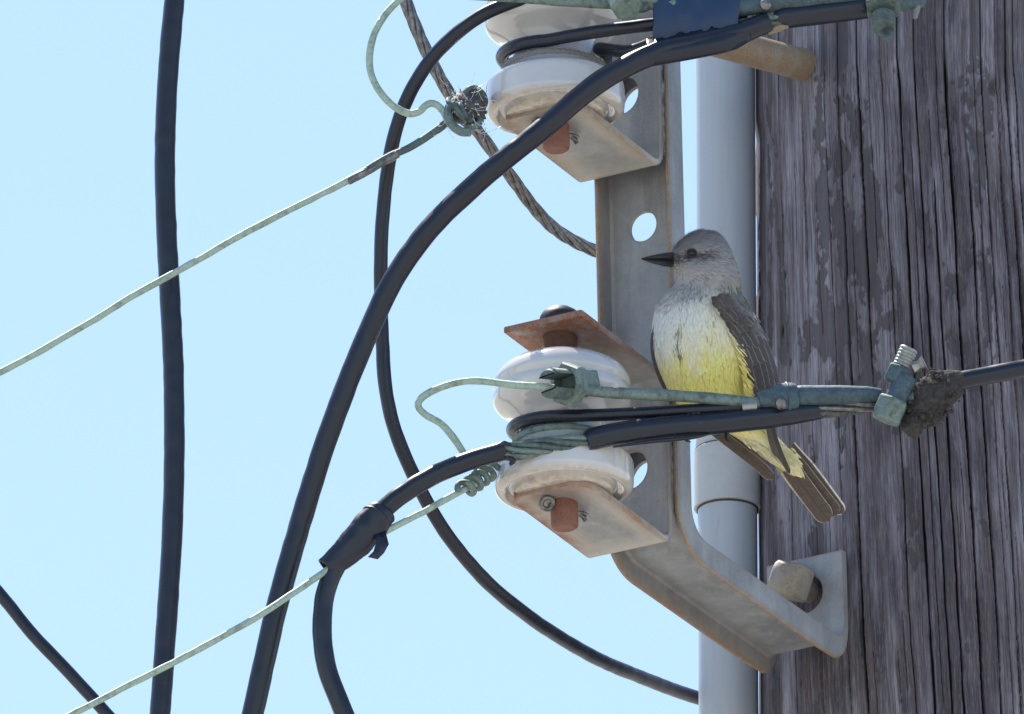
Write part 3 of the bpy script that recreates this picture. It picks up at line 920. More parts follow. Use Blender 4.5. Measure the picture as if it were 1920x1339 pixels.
# upper right: bared cable running into the clamp at the top edge
upc = empty('black_cable', at(1540, 30, -120))
tag(upc, 'shiny black cable with bared strands across the pole at the top edge', 'cable')
mb = MB()
tube(mb, PT([(1452, 38, -146), (1470, 33, -144), (1530, 25, -138), (1610, 15, -130), (1680, 6, -124)]), [16, 22, 22.5, 22.5, 22], 24, 5)
mb.build('jacket', M['cable_new'], upc, sharp=60)
for k, m in enumerate(strands(PT([(1378, 56, -150), (1410, 48, -149), (1440, 41, -147), (1475, 33, -145)]), 7, 5.2, 12, 400, 4, 8, 0.3)):
    m.build('strand', M['verd_dark' if k % 2 else 'verd'], upc)
mb = MB()
tube(mb, PT([(1440, 62, -146), (1460, 52, -150), (1478, 50, -148)]), [5, 9, 3], 8, 3)
mb.build('torn_jacket', M['spacer'], upc)

# ------------------------------------------------------------------ tape wraps
def tape_big():
    root = empty('tape_wrap', at(1305, 90, -150))
    tag(root, 'wide dark blue tape wrap binding the cables at the top of the bracket', 'tape')
    mb = MB(); vs, fs = [], []
    NX, NA = 34, 56
    for i in range(NX + 1):
        f = i / NX
        px = 1225 + 160 * f
        bot = 88 - 6 * f - 20 * f * f
        top = -78 - 10 * f
        cy = (bot + top) / 2; hy = (bot - top) / 2
        for k in range(NA):
            a = 2 * math.pi * k / NA
            ca, sa = math.cos(a), math.sin(a)
            e = 0.62
            yv = math.copysign(abs(ca) ** e, ca) * hy
            dv = math.copysign(abs(sa) ** e, sa) * 27
            wr = 2.0 * (float(fbm(f * 6 + 3, k / NA * 9, 3, 2)) - 0.5) * 5
            lap = 2.2 * ((f * 3.2 + k / NA * 0.4) % 1.0)
            q = at(px + 1.5 * math.sin(k * 0.9), cy + yv, -150 + dv * (1 + 0.0 * f) + (wr + lap) * (1 if sa > 0 else -1) * abs(sa))
            vs.append(q)
    for i in range(NX):
        for k in range(NA):
            k2 = (k + 1) % NA
            fs.append((i * NA + k, i * NA + k2, (i + 1) * NA + k2, (i + 1) * NA + k))
    fs.append(tuple(range(NA))[::-1]); fs.append(tuple(NX * NA + k for k in range(NA)))
    mb.add(vs, fs); mb.build('wrap', M['tape'], root, sharp=50)
    # the ragged lower lap that clings to the cable
    mb = MB(); vs, fs = [], []
    NX = 40
    for i in range(NX + 1):
        f = i / NX; px = 1212 + 196 * f
        yc = 100 - 30 * f - 8 * f * f
        for k in range(9):
            g = k / 8
            rag = (float(fbm(f * 16, 3.3, 4, 1)) - 0.5) * 26 * (1 if k == 0 else 0)
            ang = R_(60 - 170 * g); RR = 24.5 * (1 - 0.5 * float(sstep(0.78, 1.0, f + 0.05 * math.sin(k * 2.1))))
            vs.append(at(px, yc + 2 - (RR * math.sin(ang)) + (rag - 6 if k == 0 else 0), -172 + 14 * f - RR * math.cos(ang)))
    for i in range(NX):
        for k in range(8):
            fs.append((i * 9 + k, i * 9 + k + 1, (i + 1) * 9 + k + 1, (i + 1) * 9 + k))
    mb.add(vs, fs); o = mb.build('ragged_lap', M['cable'], root, sharp=60)
    s_ = o.modifiers.new('solid', 'SOLIDIFY'); s_.thickness = 2 * U
tape_big()

def tape_small():
    root = empty('tape_wrap', at(655, 1060, -140))
    tag(root, 'dark tape wrap holding the copper wire to the lower cable', 'tape')
    cen = [(612, 1066, -131), (632, 1048, -132), (655, 1024, -133), (680, 997, -134), (702, 975, -134), (716, 962, -134)]
    rad = [19.5, 20.5, 23, 26, 27.5, 25.5]
    path, rr = spline(PT(cen), 4, rad)
    T, N, Bn = frames(path, (0, -1, 0))
    mb = MB(); vs, fs = [], []; seg = 40
    m = len(path)
    for i, p in enumerate(path):
        f = i / (m - 1)
        for k in range(seg):
            a = 2 * math.pi * k / seg
            # pulled out toward the copper wire on the lower right
            r = rr[i]
            bul = 1 + 0.40 * max(0, math.cos(a - R_(90))) * math.sin(math.pi * min(1, f * 1.05)) 
            fold = 1 + 0.025 * math.sin(a * 2 + f * 22) + 0.14 * (float(fbm(f * 9, abs(k / seg - 0.5) * 12, 4, 5)) - 0.5)
            sh = 10 * math.sin(a + 1.0) * f        # slanted ends
            vs.append(p + N[i] * (r * 0.86 * math.cos(a)) * fold + Bn[i] * (r * math.sin(a) * bul) * fold + T[i] * sh)
    for i in range(m - 1):
        for k in range(seg):
            k2 = (k + 1) % seg
            fs.append((i * seg + k, i * seg + k2, (i + 1) * seg + k2, (i + 1) * seg + k))
    mb.add(vs, fs); o = mb.build('wrap', M['tape_dark'], root, sharp=60)
    s_ = o.modifiers.new('solid', 'SOLIDIFY'); s_.thickness = 2.2 * U; s_.offset = 1
    # rolled collar at the upper end
    mb = MB()
    e = path[-4]; tt, nn, bb = T[-4], N[-4], Bn[-4]
    pts = [e + nn * (23.5 * math.cos(a)) + bb * (27.5 * math.sin(a)) + tt * (8 * math.sin(a + 1.0)) for a in [2 * math.pi * k / 24 for k in range(25)]]
    tube(mb, pts, 3.6, 8, 4, smooth=False); mb.build('rolled_edge', M['tape_dark'], root)
    # loose end
    mb = MB()
    q = [[(694, 988, -146), (722, 992, -144)], [(706, 1014, -156), (729, 1020, -156)], [(700, 1034, -160), (720, 1036, -162)], [(690, 1044, -160), (708, 1048, -163)]]
    vs = [at(*p) for row in q for p in row]
    mb.add(vs, [(0, 1, 3, 2), (2, 3, 5, 4), (4, 5, 7, 6)])
    o = mb.build('loose_end', M['tape_dark'], root)
    s_ = o.modifiers.new('solid', 'SOLIDIFY'); s_.thickness = 2.2 * U
tape_small()

# ------------------------------------------------------------------ copper wires
def wire(seq, r, label, mat='verd_pale', wob=0.08, seg=12, cat='wire'):
    mb = MB(); tube(mb, PT(seq), r, seg, 5, wob=wob)
    o = mb.build('copper_wire', M[mat], sharp=70)
    return tag(o, label, cat)

upw = empty('copper_wire', at(300, 525, -60))
tag(upw, 'pale green copper wire slanting from the left edge up to the dark splice', 'wire')
mb = MB(); tube(mb, PT([(-1000, 1240, -60), (-560, 1000, -60), (-260, 835, -60), (-100, 752, -60), (0, 698, -60), (60, 667, -60), (120, 632, -60), (180, 598, -60), (240, 560, -60), (310, 521, -60), (370, 488, -60), (450, 442, -60), (540, 395, -60), (640, 345, -60), (705, 309, -60)]), 6.6, 12, 5, wob=0.10)
mb.build('bare_length', M['verd_pale'], upw, sharp=70)
mb = MB(); tube(mb, PT([(690, 318, -60), (712, 304, -60), (735, 291, -60), (765, 278, -60), (800, 257, -60), (840, 229, -60), (858, 216, -58)]), 7.2, 12, 5, wob=0.14)
mb.build('dark_length', M['verd_dark'], upw, sharp=70)
mb = MB(); tube(mb, PT([(652, 340, -60), (700, 315, -60), (745, 288, -61)]), 8.0, 12, 5, wob=0.2)
mb.build('sleeve', M['strand'], upw, sharp=70)

wire([(800, -40, -80), (755, -6, -84), (722, 28, -88), (702, 62, -90), (693, 100, -90), (694, 132, -90), (706, 162, -90), (724, 186, -90), (745, 204, -92), (768, 213, -92), (786, 209, -90), (797, 199, -86), (808, 194, -82), (820, 197, -78), (832, 210, -76), (840, 226, -80), (850, 240, -84), (866, 249, -84), (882, 247, -80)],
     7.0, 'pale green copper wire bent in a loose loop above the dark splice')
wire([(-900, 1830, -260), (-500, 1640, -250), (-120, 1462, -240), (20, 1395, -235), (140, 1337, -230), (235, 1288, -225), (330, 1240, -220), (410, 1197, -215), (480, 1158, -210), (550, 1112, -175), (615, 1068, -138), (650, 1042, -131), (700, 1009, -131), (737, 989, -131), (790, 962, -124), (840, 934, -112), (876, 915, -98), (898, 905, -84)],
     6.3, 'pale green copper wire slanting from the bottom edge up through the small tape wrap')
wire([(905, 885, -60), (882, 868, -80), (868, 848, -92), (848, 818, -100), (826, 794, -104), (800, 779, -104), (786, 766, -104), (784, 756, -104), (792, 745, -104), (818, 730, -106), (850, 719, -110), (885, 714, -120), (925, 717, -132), (965, 722, -142), (1005, 724, -150), (1040, 727, -156)],
     7.0, 'pale green copper wire bent in a hook left of the lower insulator', 'verd_pale')
mb = MB()                                         # wire coiled where it meets the insulator
path = PT([(872, 918, -98), (890, 905, -84), (908, 892, -66), (926, 880, -46)])
pp, _ = spline(path, 2)
T, N, Bn = frames(pp)
q = []
for i, p in enumerate(pp):
    f = i / (len(pp) - 1); a = f * 2 * math.pi * 4.3
    r = 15 * (1 - 0.15 * f) 
    q.append(p + N[i] * r * math.cos(a) + Bn[i] * r * math.sin(a))
tube(mb, [q[0] + Vector((-6, -4, -22)), q[0] + Vector((-6, -4, -8))] + q[::2], 6.0, 10, 3, wob=0.06)
o = mb.build('wire_coil', M['verd'], sharp=70)
tag(o, 'tight coil of green copper wire touching the left side of the lower insulator', 'wire')

# green copper bar across the top edge with its clamp nut
mb = MB(); tube(mb, PT([(850, -8, -160), (950, -4, -162), (1050, 2, -164), (1140, 6, -166), (1225, 8, -168), (1300, 8, -166)]), [6, 8, 10, 11, 11, 11], 16, 6, wob=0.06)
o = mb.build('copper_wire', M['verd'], sharp=70)
tag(o, 'thick green copper wire running along the top edge above the upper insulator', 'wire')

wire([(1070, 724, -158), (1110, 733, -152), (1180, 738, -142), (1260, 742, -128), (1330, 747, -114), (1390, 753, -104), (1430, 757, -96)], 11.0,
     'thick green copper wire from the split bolt across the front of the bird', 'verd', 0.05, 18)

# ------------------------------------------------------------------ twisted steel strand behind
sg = empty('steel_strand', at(1115, 472, 420))
tag(sg, 'twisted steel guy strand running behind the splice and into the bracket', 'guy wire')
for m in strands(PT([(480, -900, 60), (610, -460, 90), (705, -160, 120), (735, -75, 130), (760, 0, 140), (780, 52, 150), (803, 104, 160), (830, 155, 170), (862, 204, 185), (900, 252, 205), (935, 300, 230), (968, 345, 262), (1000, 388, 300), (1034, 424, 340), (1072, 450, 385), (1115, 470, 430), (1180, 492, 500)]), 6, 4.7, 8.0, 260, 5, 8):
    m.build('wire', M['strand'], sg)

# ------------------------------------------------------------------ dark splice with cobwebs
def make_splice():
    root = empty('wire_splice', at(875, 240, -50))
    tag(root, 'dark corroded wire splice with cobwebs left of the upper insulator', 'splice')
    mb = MB(); vs, fs = [], []
    c = at(880, 206, -56); n1, n2 = 26, 40
    for i in range(n1 + 1):
        th = math.pi * i / n1
        for k in range(n2):
            a = 2 * math.pi * k / n2
            d = Vector((math.sin(th) * math.cos(a), math.sin(th) * math.sin(a), math.cos(th)))
            rr = 1 + 0.55 * (float(fbm(d.x * 2.2 + 5, d.z * 2.2 + d.y * 2.1, 4, 3)) - 0.5) + 0.10 * math.sin((d.x + d.z) * 16)
            vs.append(c + Vector((d.x * 33, d.y * 28, d.z * 34)) * rr)
    for i in range(n1):
        for k in range(n2):
            k2 = (k + 1) % n2
            fs.append((i * n2 + k, i * n2 + k2, (i + 1) * n2 + k2, (i + 1) * n2 + k))
    mb.add(vs, fs); mb.build('core', M['soot'], root, sharp=80)
    for (px, py, dd, R, r, ax) in ((888, 182, -66, 18, 5.5, (0.3, -0.8, -0.2)), (893, 187, -58, 20, 5.5, (0.5, -0.8, -0.1)), (868, 208, -66, 26, 5.5, (0.75, -0.5, 0.5)), (878, 214, -62, 26, 5, (0.8, -0.4, 0.5)), (858, 204, -60, 24, 5.5, (0.7, -0.5, 0.55)), (888, 222, -58, 20, 5, (0.85, -0.4, 0.4))):
        mb = MB(); ring(mb, at(px, py, dd), ax, R, r, 28, 9); mb.build('coil_turn', M['verd_dark'], root)
    mb = MB(); tube(mb, PT([(842, 200, -74), (840, 216, -82), (848, 234, -86), (864, 247, -86), (882, 248, -82)]), 8.5, 10, 3, wob=0.08)
    mb.build('hook', M['verd'], root)
    mb = MB(); tube(mb, PT([(874, 240, -70), (888, 238, -76), (899, 231, -74), (900, 222, -66)]), 6, 10, 3); mb.build('hook', M['verd'], root)
    mb = MB(); rr = random.Random(3)
    for k in range(46):
        a = (rr.uniform(835, 915), rr.uniform(160, 250), -84 + rr.uniform(-4, 6)); b = (a[0] + rr.uniform(-34, 34), a[1] + rr.uniform(-30, 30), -82)
        tube(mb, PT([a, ((a[0] + b[0]) / 2, (a[1] + b[1]) / 2 + 3, -84), b]), 0.42, 4, 8)
    for k in range(26):
        p = at(rr.uniform(845, 910), rr.uniform(165, 245), -84); ring(mb, p, (0, 1, 0), 1.2, 1.0, 5, 4)
    o = mb.build('cobweb', M['web'], root); o['kind'] = 'stuff'
make_splice()

# ------------------------------------------------------------------ split bolt on the lower insulator
def hexprof(r, t, ch=3):
    return [(r - ch, 0), (r, ch), (r, t - ch), (r - ch, t)]
def threads(mb, c, ax, r, L, pitch=5.0, seg=28):
    prof = []; z = 0
    while z < L:
        prof += [(r - 2.2, z), (r, z + pitch * 0.35), (r, z + pitch * 0.6), (r - 2.2, z + pitch * 0.95)]; z += pitch
    lathe(mb, prof, c, ax, seg)

def make_split_bolt():
    root = empty('split_bolt_connector', at(1055, 760, -170))
    tag(root, 'green bronze split bolt connector clamping wires before the lower insulator', 'connector')
    ax = Vector((-0.70, -0.68, -0.20)).normalized()       # the open fork points left and toward the viewer
    up = Vector((0, 0, 1)); up = (up - ax * up.dot(ax)).normalized(); sd = ax.cross(up)
    c = at(1072, 722, -158)
    # two prongs with threads on the outside
    for sgn in (1, -1):
        mb = MB(); vs, fs = [], []
        NZ = 26; NA = 12
        for i in range(NZ + 1):
            z = -2 + 66 * i / NZ
            ro = 29 - (1.6 if i % 2 else 0) - (0 if i < NZ - 2 else (i - NZ + 2) * 2.5)
            for k in range(NA + 1):
                a = R_(90 * sgn) + R_(-58 + 116 * k / NA)
                vs.append(c + ax * z + sd * (ro * math.cos(a)) + up * (ro * math.sin(a)))
            for k in range(NA, -1, -1):
                a = R_(90 * sgn) + R_(-58 + 116 * k / NA)
                x = 16 * math.cos(a); y = sgn * max(13.0, abs(ro * math.sin(R_(32))))
                vs.append(c + ax * z + sd * (ro * math.cos(a)) * 0.97 + up * (sgn * 15.5))
        m = 2 * (NA + 1)
        for i in range(NZ):
            for k in range(m):
                k2 = (k + 1) % m
                fs.append((i * m + k, i * m + k2, (i + 1) * m + k2, (i + 1) * m + k))
        fs.append(tuple(range(m))[::-1]); fs.append(tuple(NZ * m + k for k in range(m)))
        mb.add(vs, fs); mb.build('prong', M['verd_dark'], root, sharp=50)
    mb = MB(); lathe(mb, [(26, 0), (27, 8)], c - ax * 4, ax, 24); mb.build('saddle', M['verd_dark'], root)
    # hex nut, bored
    mb = MB(); vs, fs = [], []
    prof = [(41, -20, 6), (44, -16, 6), (44, 0, 6), (41, 4, 6), (33, 5, 30), (29, 5, 30), (29, -20, 30)]
    SEG = 36
    for r, z, fl in prof:
        for k in range(SEG):
            a = 2 * math.pi * k / SEG
            rr = r
            if fl == 6:
                am = (a + math.pi / 6) % (math.pi / 3) - math.pi / 6
                rr = r * math.cos(math.pi / 6) / math.cos(am)
            vs.append(c + ax * (z + 14) + sd * (rr * math.cos(a)) + up * (rr * math.sin(a)))
    for i in range(len(prof)):
        j = (i + 1) % len(prof)
        for k in range(SEG):
            k2 = (k + 1) % SEG
            fs.append((i * SEG + k, i * SEG + k2, j * SEG + k2, j * SEG + k))
    mb.add(vs, fs); mb.build('nut', M['verd'], root, sharp=25)
    # pressure bar and head behind the nut
    mb = MB(); boxm(mb, c - ax * 34 + up * 6, ax, sd, up, 22, 21, 22); mb.build('head', M['verd'], root, bevel=5)
    mb = MB(); boxm(mb, c - ax * 52 + up * 10, ax, sd, up, 18, 8, 9); mb.build('pressure_bar', M['verd'], root, bevel=3)
make_split_bolt()

# ------------------------------------------------------------------ crimp sleeve, clamp and mud on the cable
def make_crimp():
    root = empty('crimp_connector', at(1530, 770, -80))
    tag(root, 'blue-green bronze sleeve connector over the black cables right of the bird', 'connector')
    mb = MB(); tube(mb, PT([(1470, 745, -92), (1500, 743, -90), (1540, 742, -86), (1590, 742, -80), (1625, 741, -74), (1652, 741, -70)]), [16, 20, 20, 19, 17, 12], 24, 4, wob=0.04)
    mb.build('barrel', M['verd_blue'], root, sharp=60)
    mb = MB(); p0, p1 = at(1452, 748, -96), at(1500, 744, -90); ax = (p1 - p0).normalized()
    lathe(mb, [(15, -30), (18, -22), (19, -8), (25, 2), (28, 10), (28, 34), (25, 42), (21, 44)], p0, ax, 32)
    mb.build('collar', M['verd_blue'], root, sharp=40)
    mb = MB(); ring(mb, p0 + ax * 24, ax, 26.5, 4.0, 32, 8); mb.build('collar_ridge', M['verd_blue'], root)
    mb = MB(); lathe(mb, [(11.5, 0), (11.5, 5), (9, 9), (4, 10.5)], at(1464, 757, -120), Vector((0.0, -0.95, -0.25)), 24); mb.build('screw', M['strand'], root)
    mb = MB(); tube(mb, PT([(1392, 764, -110), (1404, 762, -110), (1418, 761, -108)]), 7.5, 14, 3); mb.build('wire_end', M['zinc'], root)
make_crimp()

def make_clamp():
    root = empty('bolt_clamp', at(1665, 795, -80))
    tag(root, 'green bolt clamp with upright threaded screw between the sleeve and the mud clump', 'clamp')
    ax = at(1702, 662, -92) - at(1660, 760, -72); ax.normalize()
    rf = Vector((1, 0.3, 0))
    mb = MB(); lathe(mb, hexprof(31, 46, 4), at(1659, 790, -92), ax, 6, Vector((0.9, -0.5, 0.1))); mb.build('nut', M['verd'], root, sharp=25, bevel=2)
    mb = MB(); lathe(mb, [(20, 0), (22, 6), (22, 66), (19, 70)], at(1672, 768, -84), ax, 24); mb.build('body', M['verd_blue'], root)
    mb = MB(); lathe(mb, hexprof(23, 34, 4), at(1675, 718, -92), ax, 6, Vector((0.9, -0.4, 0.1))); mb.build('nut', M['verd_blue'], root, sharp=25, bevel=2)
    mb = MB(); threads(mb, at(1687, 694, -92), ax, 17.5, 42, 6.5); mb.build('screw', M['zinc'], root, sharp=30)
    mb = MB(); lathe(mb, [(14, 0), (13, 3), (9, 12), (13, 22), (15, 24)], at(1712, 690, -90), Vector((0.85, -0.2, 0.35)), 6); mb.build('wing', M['zinc'], root, sharp=25)
    mb = MB(); boxm(mb, at(1692, 735, -70), Vector((1, 0, 0.1)), Vector((0, 1, 0)), Vector((-0.1, 0, 1)), 20, 22, 26); mb.build('jaw', M['verd_dark'], root, bevel=5)
make_clamp()

def lump(c, rx, ry, rz, seed, amp=0.5, fr=1.8, n1=54, n2=80, shear=0.0):
    vs, fs = [], []
    for i in range(n1 + 1):
        th = math.pi * i / n1
        for k in range(n2):
            a = 2 * math.pi * k / n2
            d = np.array((math.sin(th) * math.cos(a), math.sin(th) * math.sin(a), math.cos(th)))
            q = d * fr + seed
            n = float(fbm(q[0] + 0.7 * q[1], q[2] - 0.6 * q[1], 5, seed)) - 0.5
            n2_ = float(fbm(q[0] * 5 + q[1] * 3, q[2] * 5 - q[1] * 4, 3, seed + 2)) - 0.5
            r = 1 + amp * n + 0.16 * n2_
            vs.append(c + Vector((d[0] * rx + shear * d[2] * rz, d[1] * ry, d[2] * rz)) * r)
    for i in range(n1):
        for k in range(n2):
            k2 = (k + 1) % n2
            fs.append((i * n2 + k, i * n2 + k2, (i + 1) * n2 + k2, (i + 1) * n2 + k))
    return vs, fs
def make_mud():
    mb = MB()
    vs, fs = lump(at(1742, 748, -62), 52, 40, 50, 4, 0.7, 1.6, shear=0.25); mb.add(vs, fs)
    vs, fs = lump(at(1768, 716, -56), 40, 30, 20, 6, 0.8, 1.9, 36, 50, shear=0.3); mb.add(vs, fs)
    vs, fs = lump(at(1712, 795, -66), 20, 22, 26, 3, 0.7, 1.7, 36, 50); mb.add(vs, fs)
    rr = random.Random(5)
    for k in range(160):
        a = rr.uniform(0, 2 * math.pi); q = (1745 + 55 * math.cos(a) * rr.uniform(0.5, 1.05), 745 + 52 * math.sin(a) * rr.uniform(0.5, 1.05), -62 - rr.uniform(0, 40))
        s = rr.uniform(1.5, 4.5)
        vs, fs = lump(at(*q), s, s, s, rr.randint(0, 7), 0.8, 1.5, 5, 7); mb.add(vs, fs)
    o = mb.build('mud_clump', M['mud'], sharp=80)
    tag(o, 'ragged clump of dark dry mud stuck on the cable in front of the pole', 'mud')
make_mud()

# ------------------------------------------------------------------ hardware at the top edge
def make_top_hardware():
    root = empty('bolt_clamp', at(1170, 45, -180))
    tag(root, 'green hex-headed clamp bolt hanging over the upper insulator by the tape', 'clamp')
    ax = Vector((0.25, -0.55, -0.80)).normalized()
    mb = MB(); lathe(mb, hexprof(32, 44, 4), at(1166, -8, -176), ax, 6, Vector((1, 0.2, 0.2))); mb.build('nut', M['verd'], root, sharp=25, bevel=2.5)
    mb = MB(); boxm(mb, at(1190, -12, -168), Vector((1, 0, 0)), Vector((0, 1, 0)), Vector((0, 0, 1)), 44, 18, 24); mb.build('jaw', M['verd'], root, bevel=6)
    mb = MB(); tube(mb, PT([(1186, 10, -172), (1204, 14, -172), (1218, 8, -168)]), [9, 11, 8], 12, 3); mb.build('keeper', M['verd_dark'], root)
    root = empty('crimp_connector', at(1415, 20, -170))
    tag(root, 'blue-green sleeve connector right of the big tape wrap at the top edge', 'connector')
    mb = MB(); tube(mb, PT([(1330, 20, -160), (1388, 14, -158), (1432, 8, -156), (1500, -2, -152), (1600, -16, -146)]), [16, 18, 18, 22, 22], 24, 4, wob=0.04); mb.build('barrel', M['verd_blue'], root)
    mb = MB(); lathe(mb, [(11, 0), (11.5, 4), (10, 9), (4, 12)], at(1435, 10, -176), Vector((0.1, -0.95, -0.2)), 24); mb.build('screw', M['strand'], root)
    root = empty('bolt_clamp', at(1655, 80, -150))
    tag(root, 'dull green hex nut clamp with short threaded screw at the top of the pole', 'clamp')
    ax = Vector((0.05, -0.45, -0.88)).normalized()
    mb = MB(); lathe(mb, hexprof(37, 42, 4), at(1654, -8, -140), ax, 6, Vector((0.8, -0.5, 0.3))); mb.build('nut', M['verd_dark'], root, sharp=25, bevel=2.5)
    mb = MB(); threads(mb, at(1655, 30, -156), ax, 22, 34, 6); mb.build('screw', M['verd_dark'], root, sharp=30)
    mb = MB(); boxm(mb, at(1664, 62, -168), Vector((1, 0, 0.5)), Vector((0, 1, 0)), ax, 9, 9, 18); mb.build('screw_end', M['verd_dark'], root, bevel=3)
    mb = MB(); tube(mb, PT([(1640, -6, -150), (1680, -2, -146), (1715, 2, -140), (1735, 4, -138)]), [20, 26, 18, 9], 14, 3, wob=0.15); mb.build('jaw', M['verd_blue'], root)
    mb = MB(); tube(mb, PT([(1722, 8, -142), (1718, 20, -142), (1716, 34, -142)]), [5, 6, 4.5], 10, 3, wob=0.2); mb.build('drip', M['rope'], root)
make_top_hardware()
# ------------------------------------------------------------------ the bird
BD = 44.0             # how far behind the insulator axis it perches
def m_plumage():
    n = NT('soft_plumage')
    col = n.attr('col', 'Vector')
    f = n.noise(900, 4, 0.7); g = n.noise(240, 3, 0.6)
    c = n.mix(n.ramp(f, 0.40, 0.75, 0, 0.18), col, n.mix(0.6, col, (0.03, 0.03, 0.03)))
    c = n.mix(n.ramp(g, 0.58, 0.75, 0, 0.15), c, n.mix(0.5, c, (0.05, 0.05, 0.05)))
    return n.set(c, 0.85, 0, f, 1.5, 0.4, Sheen_Weight=0.15, Sheen_Roughness=0.5, Specular_IOR_Level=0.15)
def m_quill(name, base, base2, edge, ew=0.82):
    n = NT(name)
    uv = n.n('ShaderNodeSeparateXYZ'); n.l(n.attr('fuv', 'Vector'), uv.inputs[0])
    au = n.math('ABSOLUTE', uv.outputs[0])
    cb = n.n('ShaderNodeCombineXYZ'); n.l(n.math('MULTIPLY', n.math('SUBTRACT', uv.outputs[1], n.math('MULTIPLY', au, 0.12)), 60.0), cb.inputs[0]); n.l(n.math('MULTIPLY', uv.outputs[0], 1.2), cb.inputs[1])
    barb = n.noise(1.0, 4, 0.65, cb.outputs[0])
    fine = n.noise(500, 4, 0.65)
    c = n.mix(n.ramp(n.math('ADD', n.math('MULTIPLY', barb, 0.6), n.math('MULTIPLY', fine, 0.4)), 0.38, 0.62), base, base2)
    em = n.math('MULTIPLY', n.ramp(au, ew, min(0.99, ew + 0.14)), n.ramp(fine, 0.25, 0.5, 0.35, 1.0))
    c = n.mix(em, c, edge)
    c = n.mix(n.ramp(au, 0.10, 0.03, 0, 0.6), c, n.mix(0.5, c, (0.02, 0.015, 0.012)))
    return n.set(c, 0.7, 0, n.math('ADD', barb, fine), 0.8, 0.5, Sheen_Weight=0.1, Specular_IOR_Level=0.25)
M['plume'] = m_plumage()
M['flight'] = m_quill('brown_flight_feather', (0.055, 0.046, 0.040), (0.10, 0.084, 0.074), (0.36, 0.33, 0.30), 0.86)
M['covert'] = m_quill('grey_brown_covert', (0.070, 0.058, 0.050), (0.12, 0.10, 0.09), (0.30, 0.27, 0.24), 0.78)
M['tailf'] = m_quill('brown_tail_feather', (0.085, 0.062, 0.050), (0.135, 0.104, 0.085), (0.46, 0.41, 0.35), 0.88)
M['tailw'] = m_quill('white_edged_tail_feather', (0.09, 0.068, 0.056), (0.145, 0.113, 0.094), (0.78, 0.74, 0.68), 0.70)
M['bill'] = m_plain('dark_bill', (0.012, 0.012, 0.014), (0.035, 0.034, 0.036), 0.38, 0, 200, 0.8)
M['eye'] = m_plain('dark_eye', (0.006, 0.005, 0.005), (0.012, 0.009, 0.008), 0.3, 0, 200, 0.0)
M['foot'] = m_plain('black_foot', (0.015, 0.014, 0.014), (0.04, 0.037, 0.035), 0.6, 0, 500, 2.0)

BR = [  # py, left, right, depth offset, half depth
    (433, 1315, 1326, 2, 5), (435.5, 1302, 1336, 2, 15), (442, 1289, 1347, 2, 26), (451, 1278, 1356, 1, 36), (463, 1266, 1364, 0, 44), (477, 1258, 1371, -1, 49), (491, 1257, 1377, -2, 52),
    (505, 1259, 1381, -3, 54), (519, 1263, 1384, -3, 54), (534, 1262, 1385, -3, 56), (549, 1250, 1388, -2, 62), (566, 1234, 1402, 0, 71), (586, 1227.5, 1411, 0, 77), (610, 1224, 1418, 0, 82), (640, 1223, 1421, 0, 84),
    (670, 1226, 1421, 0, 83), (700, 1235, 1418, 2, 79), (728, 1248, 1414, 5, 71), (754, 1270, 1413, 10, 62), (780, 1304, 1420, 18, 52), (805, 1352, 1442, 30, 42), (830, 1393, 1467, 42, 33), (855, 1428, 1489, 54, 25), (878, 1462, 1503, 64, 17), (893, 1488, 1510, 70, 8)]
_bp = [Vector((r[1], r[2], r[0])) for r in BR]
def body_row(v):
    """v in 0..1 along the bird -> py, left, right, e, b (Catmull-Rom)"""
    x = v * (len(BR) - 1); i = int(min(len(BR) - 2, math.floor(x))); f = x - i
    def g(k): return BR[max(0, min(len(BR) - 1, k))]
    out = []
    for j in range(5):
        p0, p1, p2, p3 = g(i - 1)[j], g(i)[j], g(i + 1)[j], g(i + 2)[j]
        out.append(0.5 * (2 * p1 + (p2 - p0) * f + (2 * p0 - 5 * p1 + 4 * p2 - p3) * f * f + (3 * p1 - p0 - 3 * p2 + p3) * f ** 3))
    return out
def face(px, py, a):
    if math.sin(a) >= 0: return 0.0
    return 7 * math.exp(-((px - 1296) / 17) ** 2 - ((py - 476) / 10) ** 2) - 5 * math.exp(-((px - 1315) / 26) ** 2 - ((py - 510) / 16) ** 2) - 4 * math.exp(-((px - 1295) / 24) ** 2 - ((py - 458) / 9) ** 2)
def body_pt(v, a, grow=0.0):
    py, l, r, e, b = body_row(v)
    cx, hw = (l + r) / 2, (r - l) / 2
    ca, sa = math.cos(a), math.sin(a)
    px = cx + (hw + grow) * ca
    return at(px, py, BD + e + (b + grow) * sa + face(px, py, a)), px, py
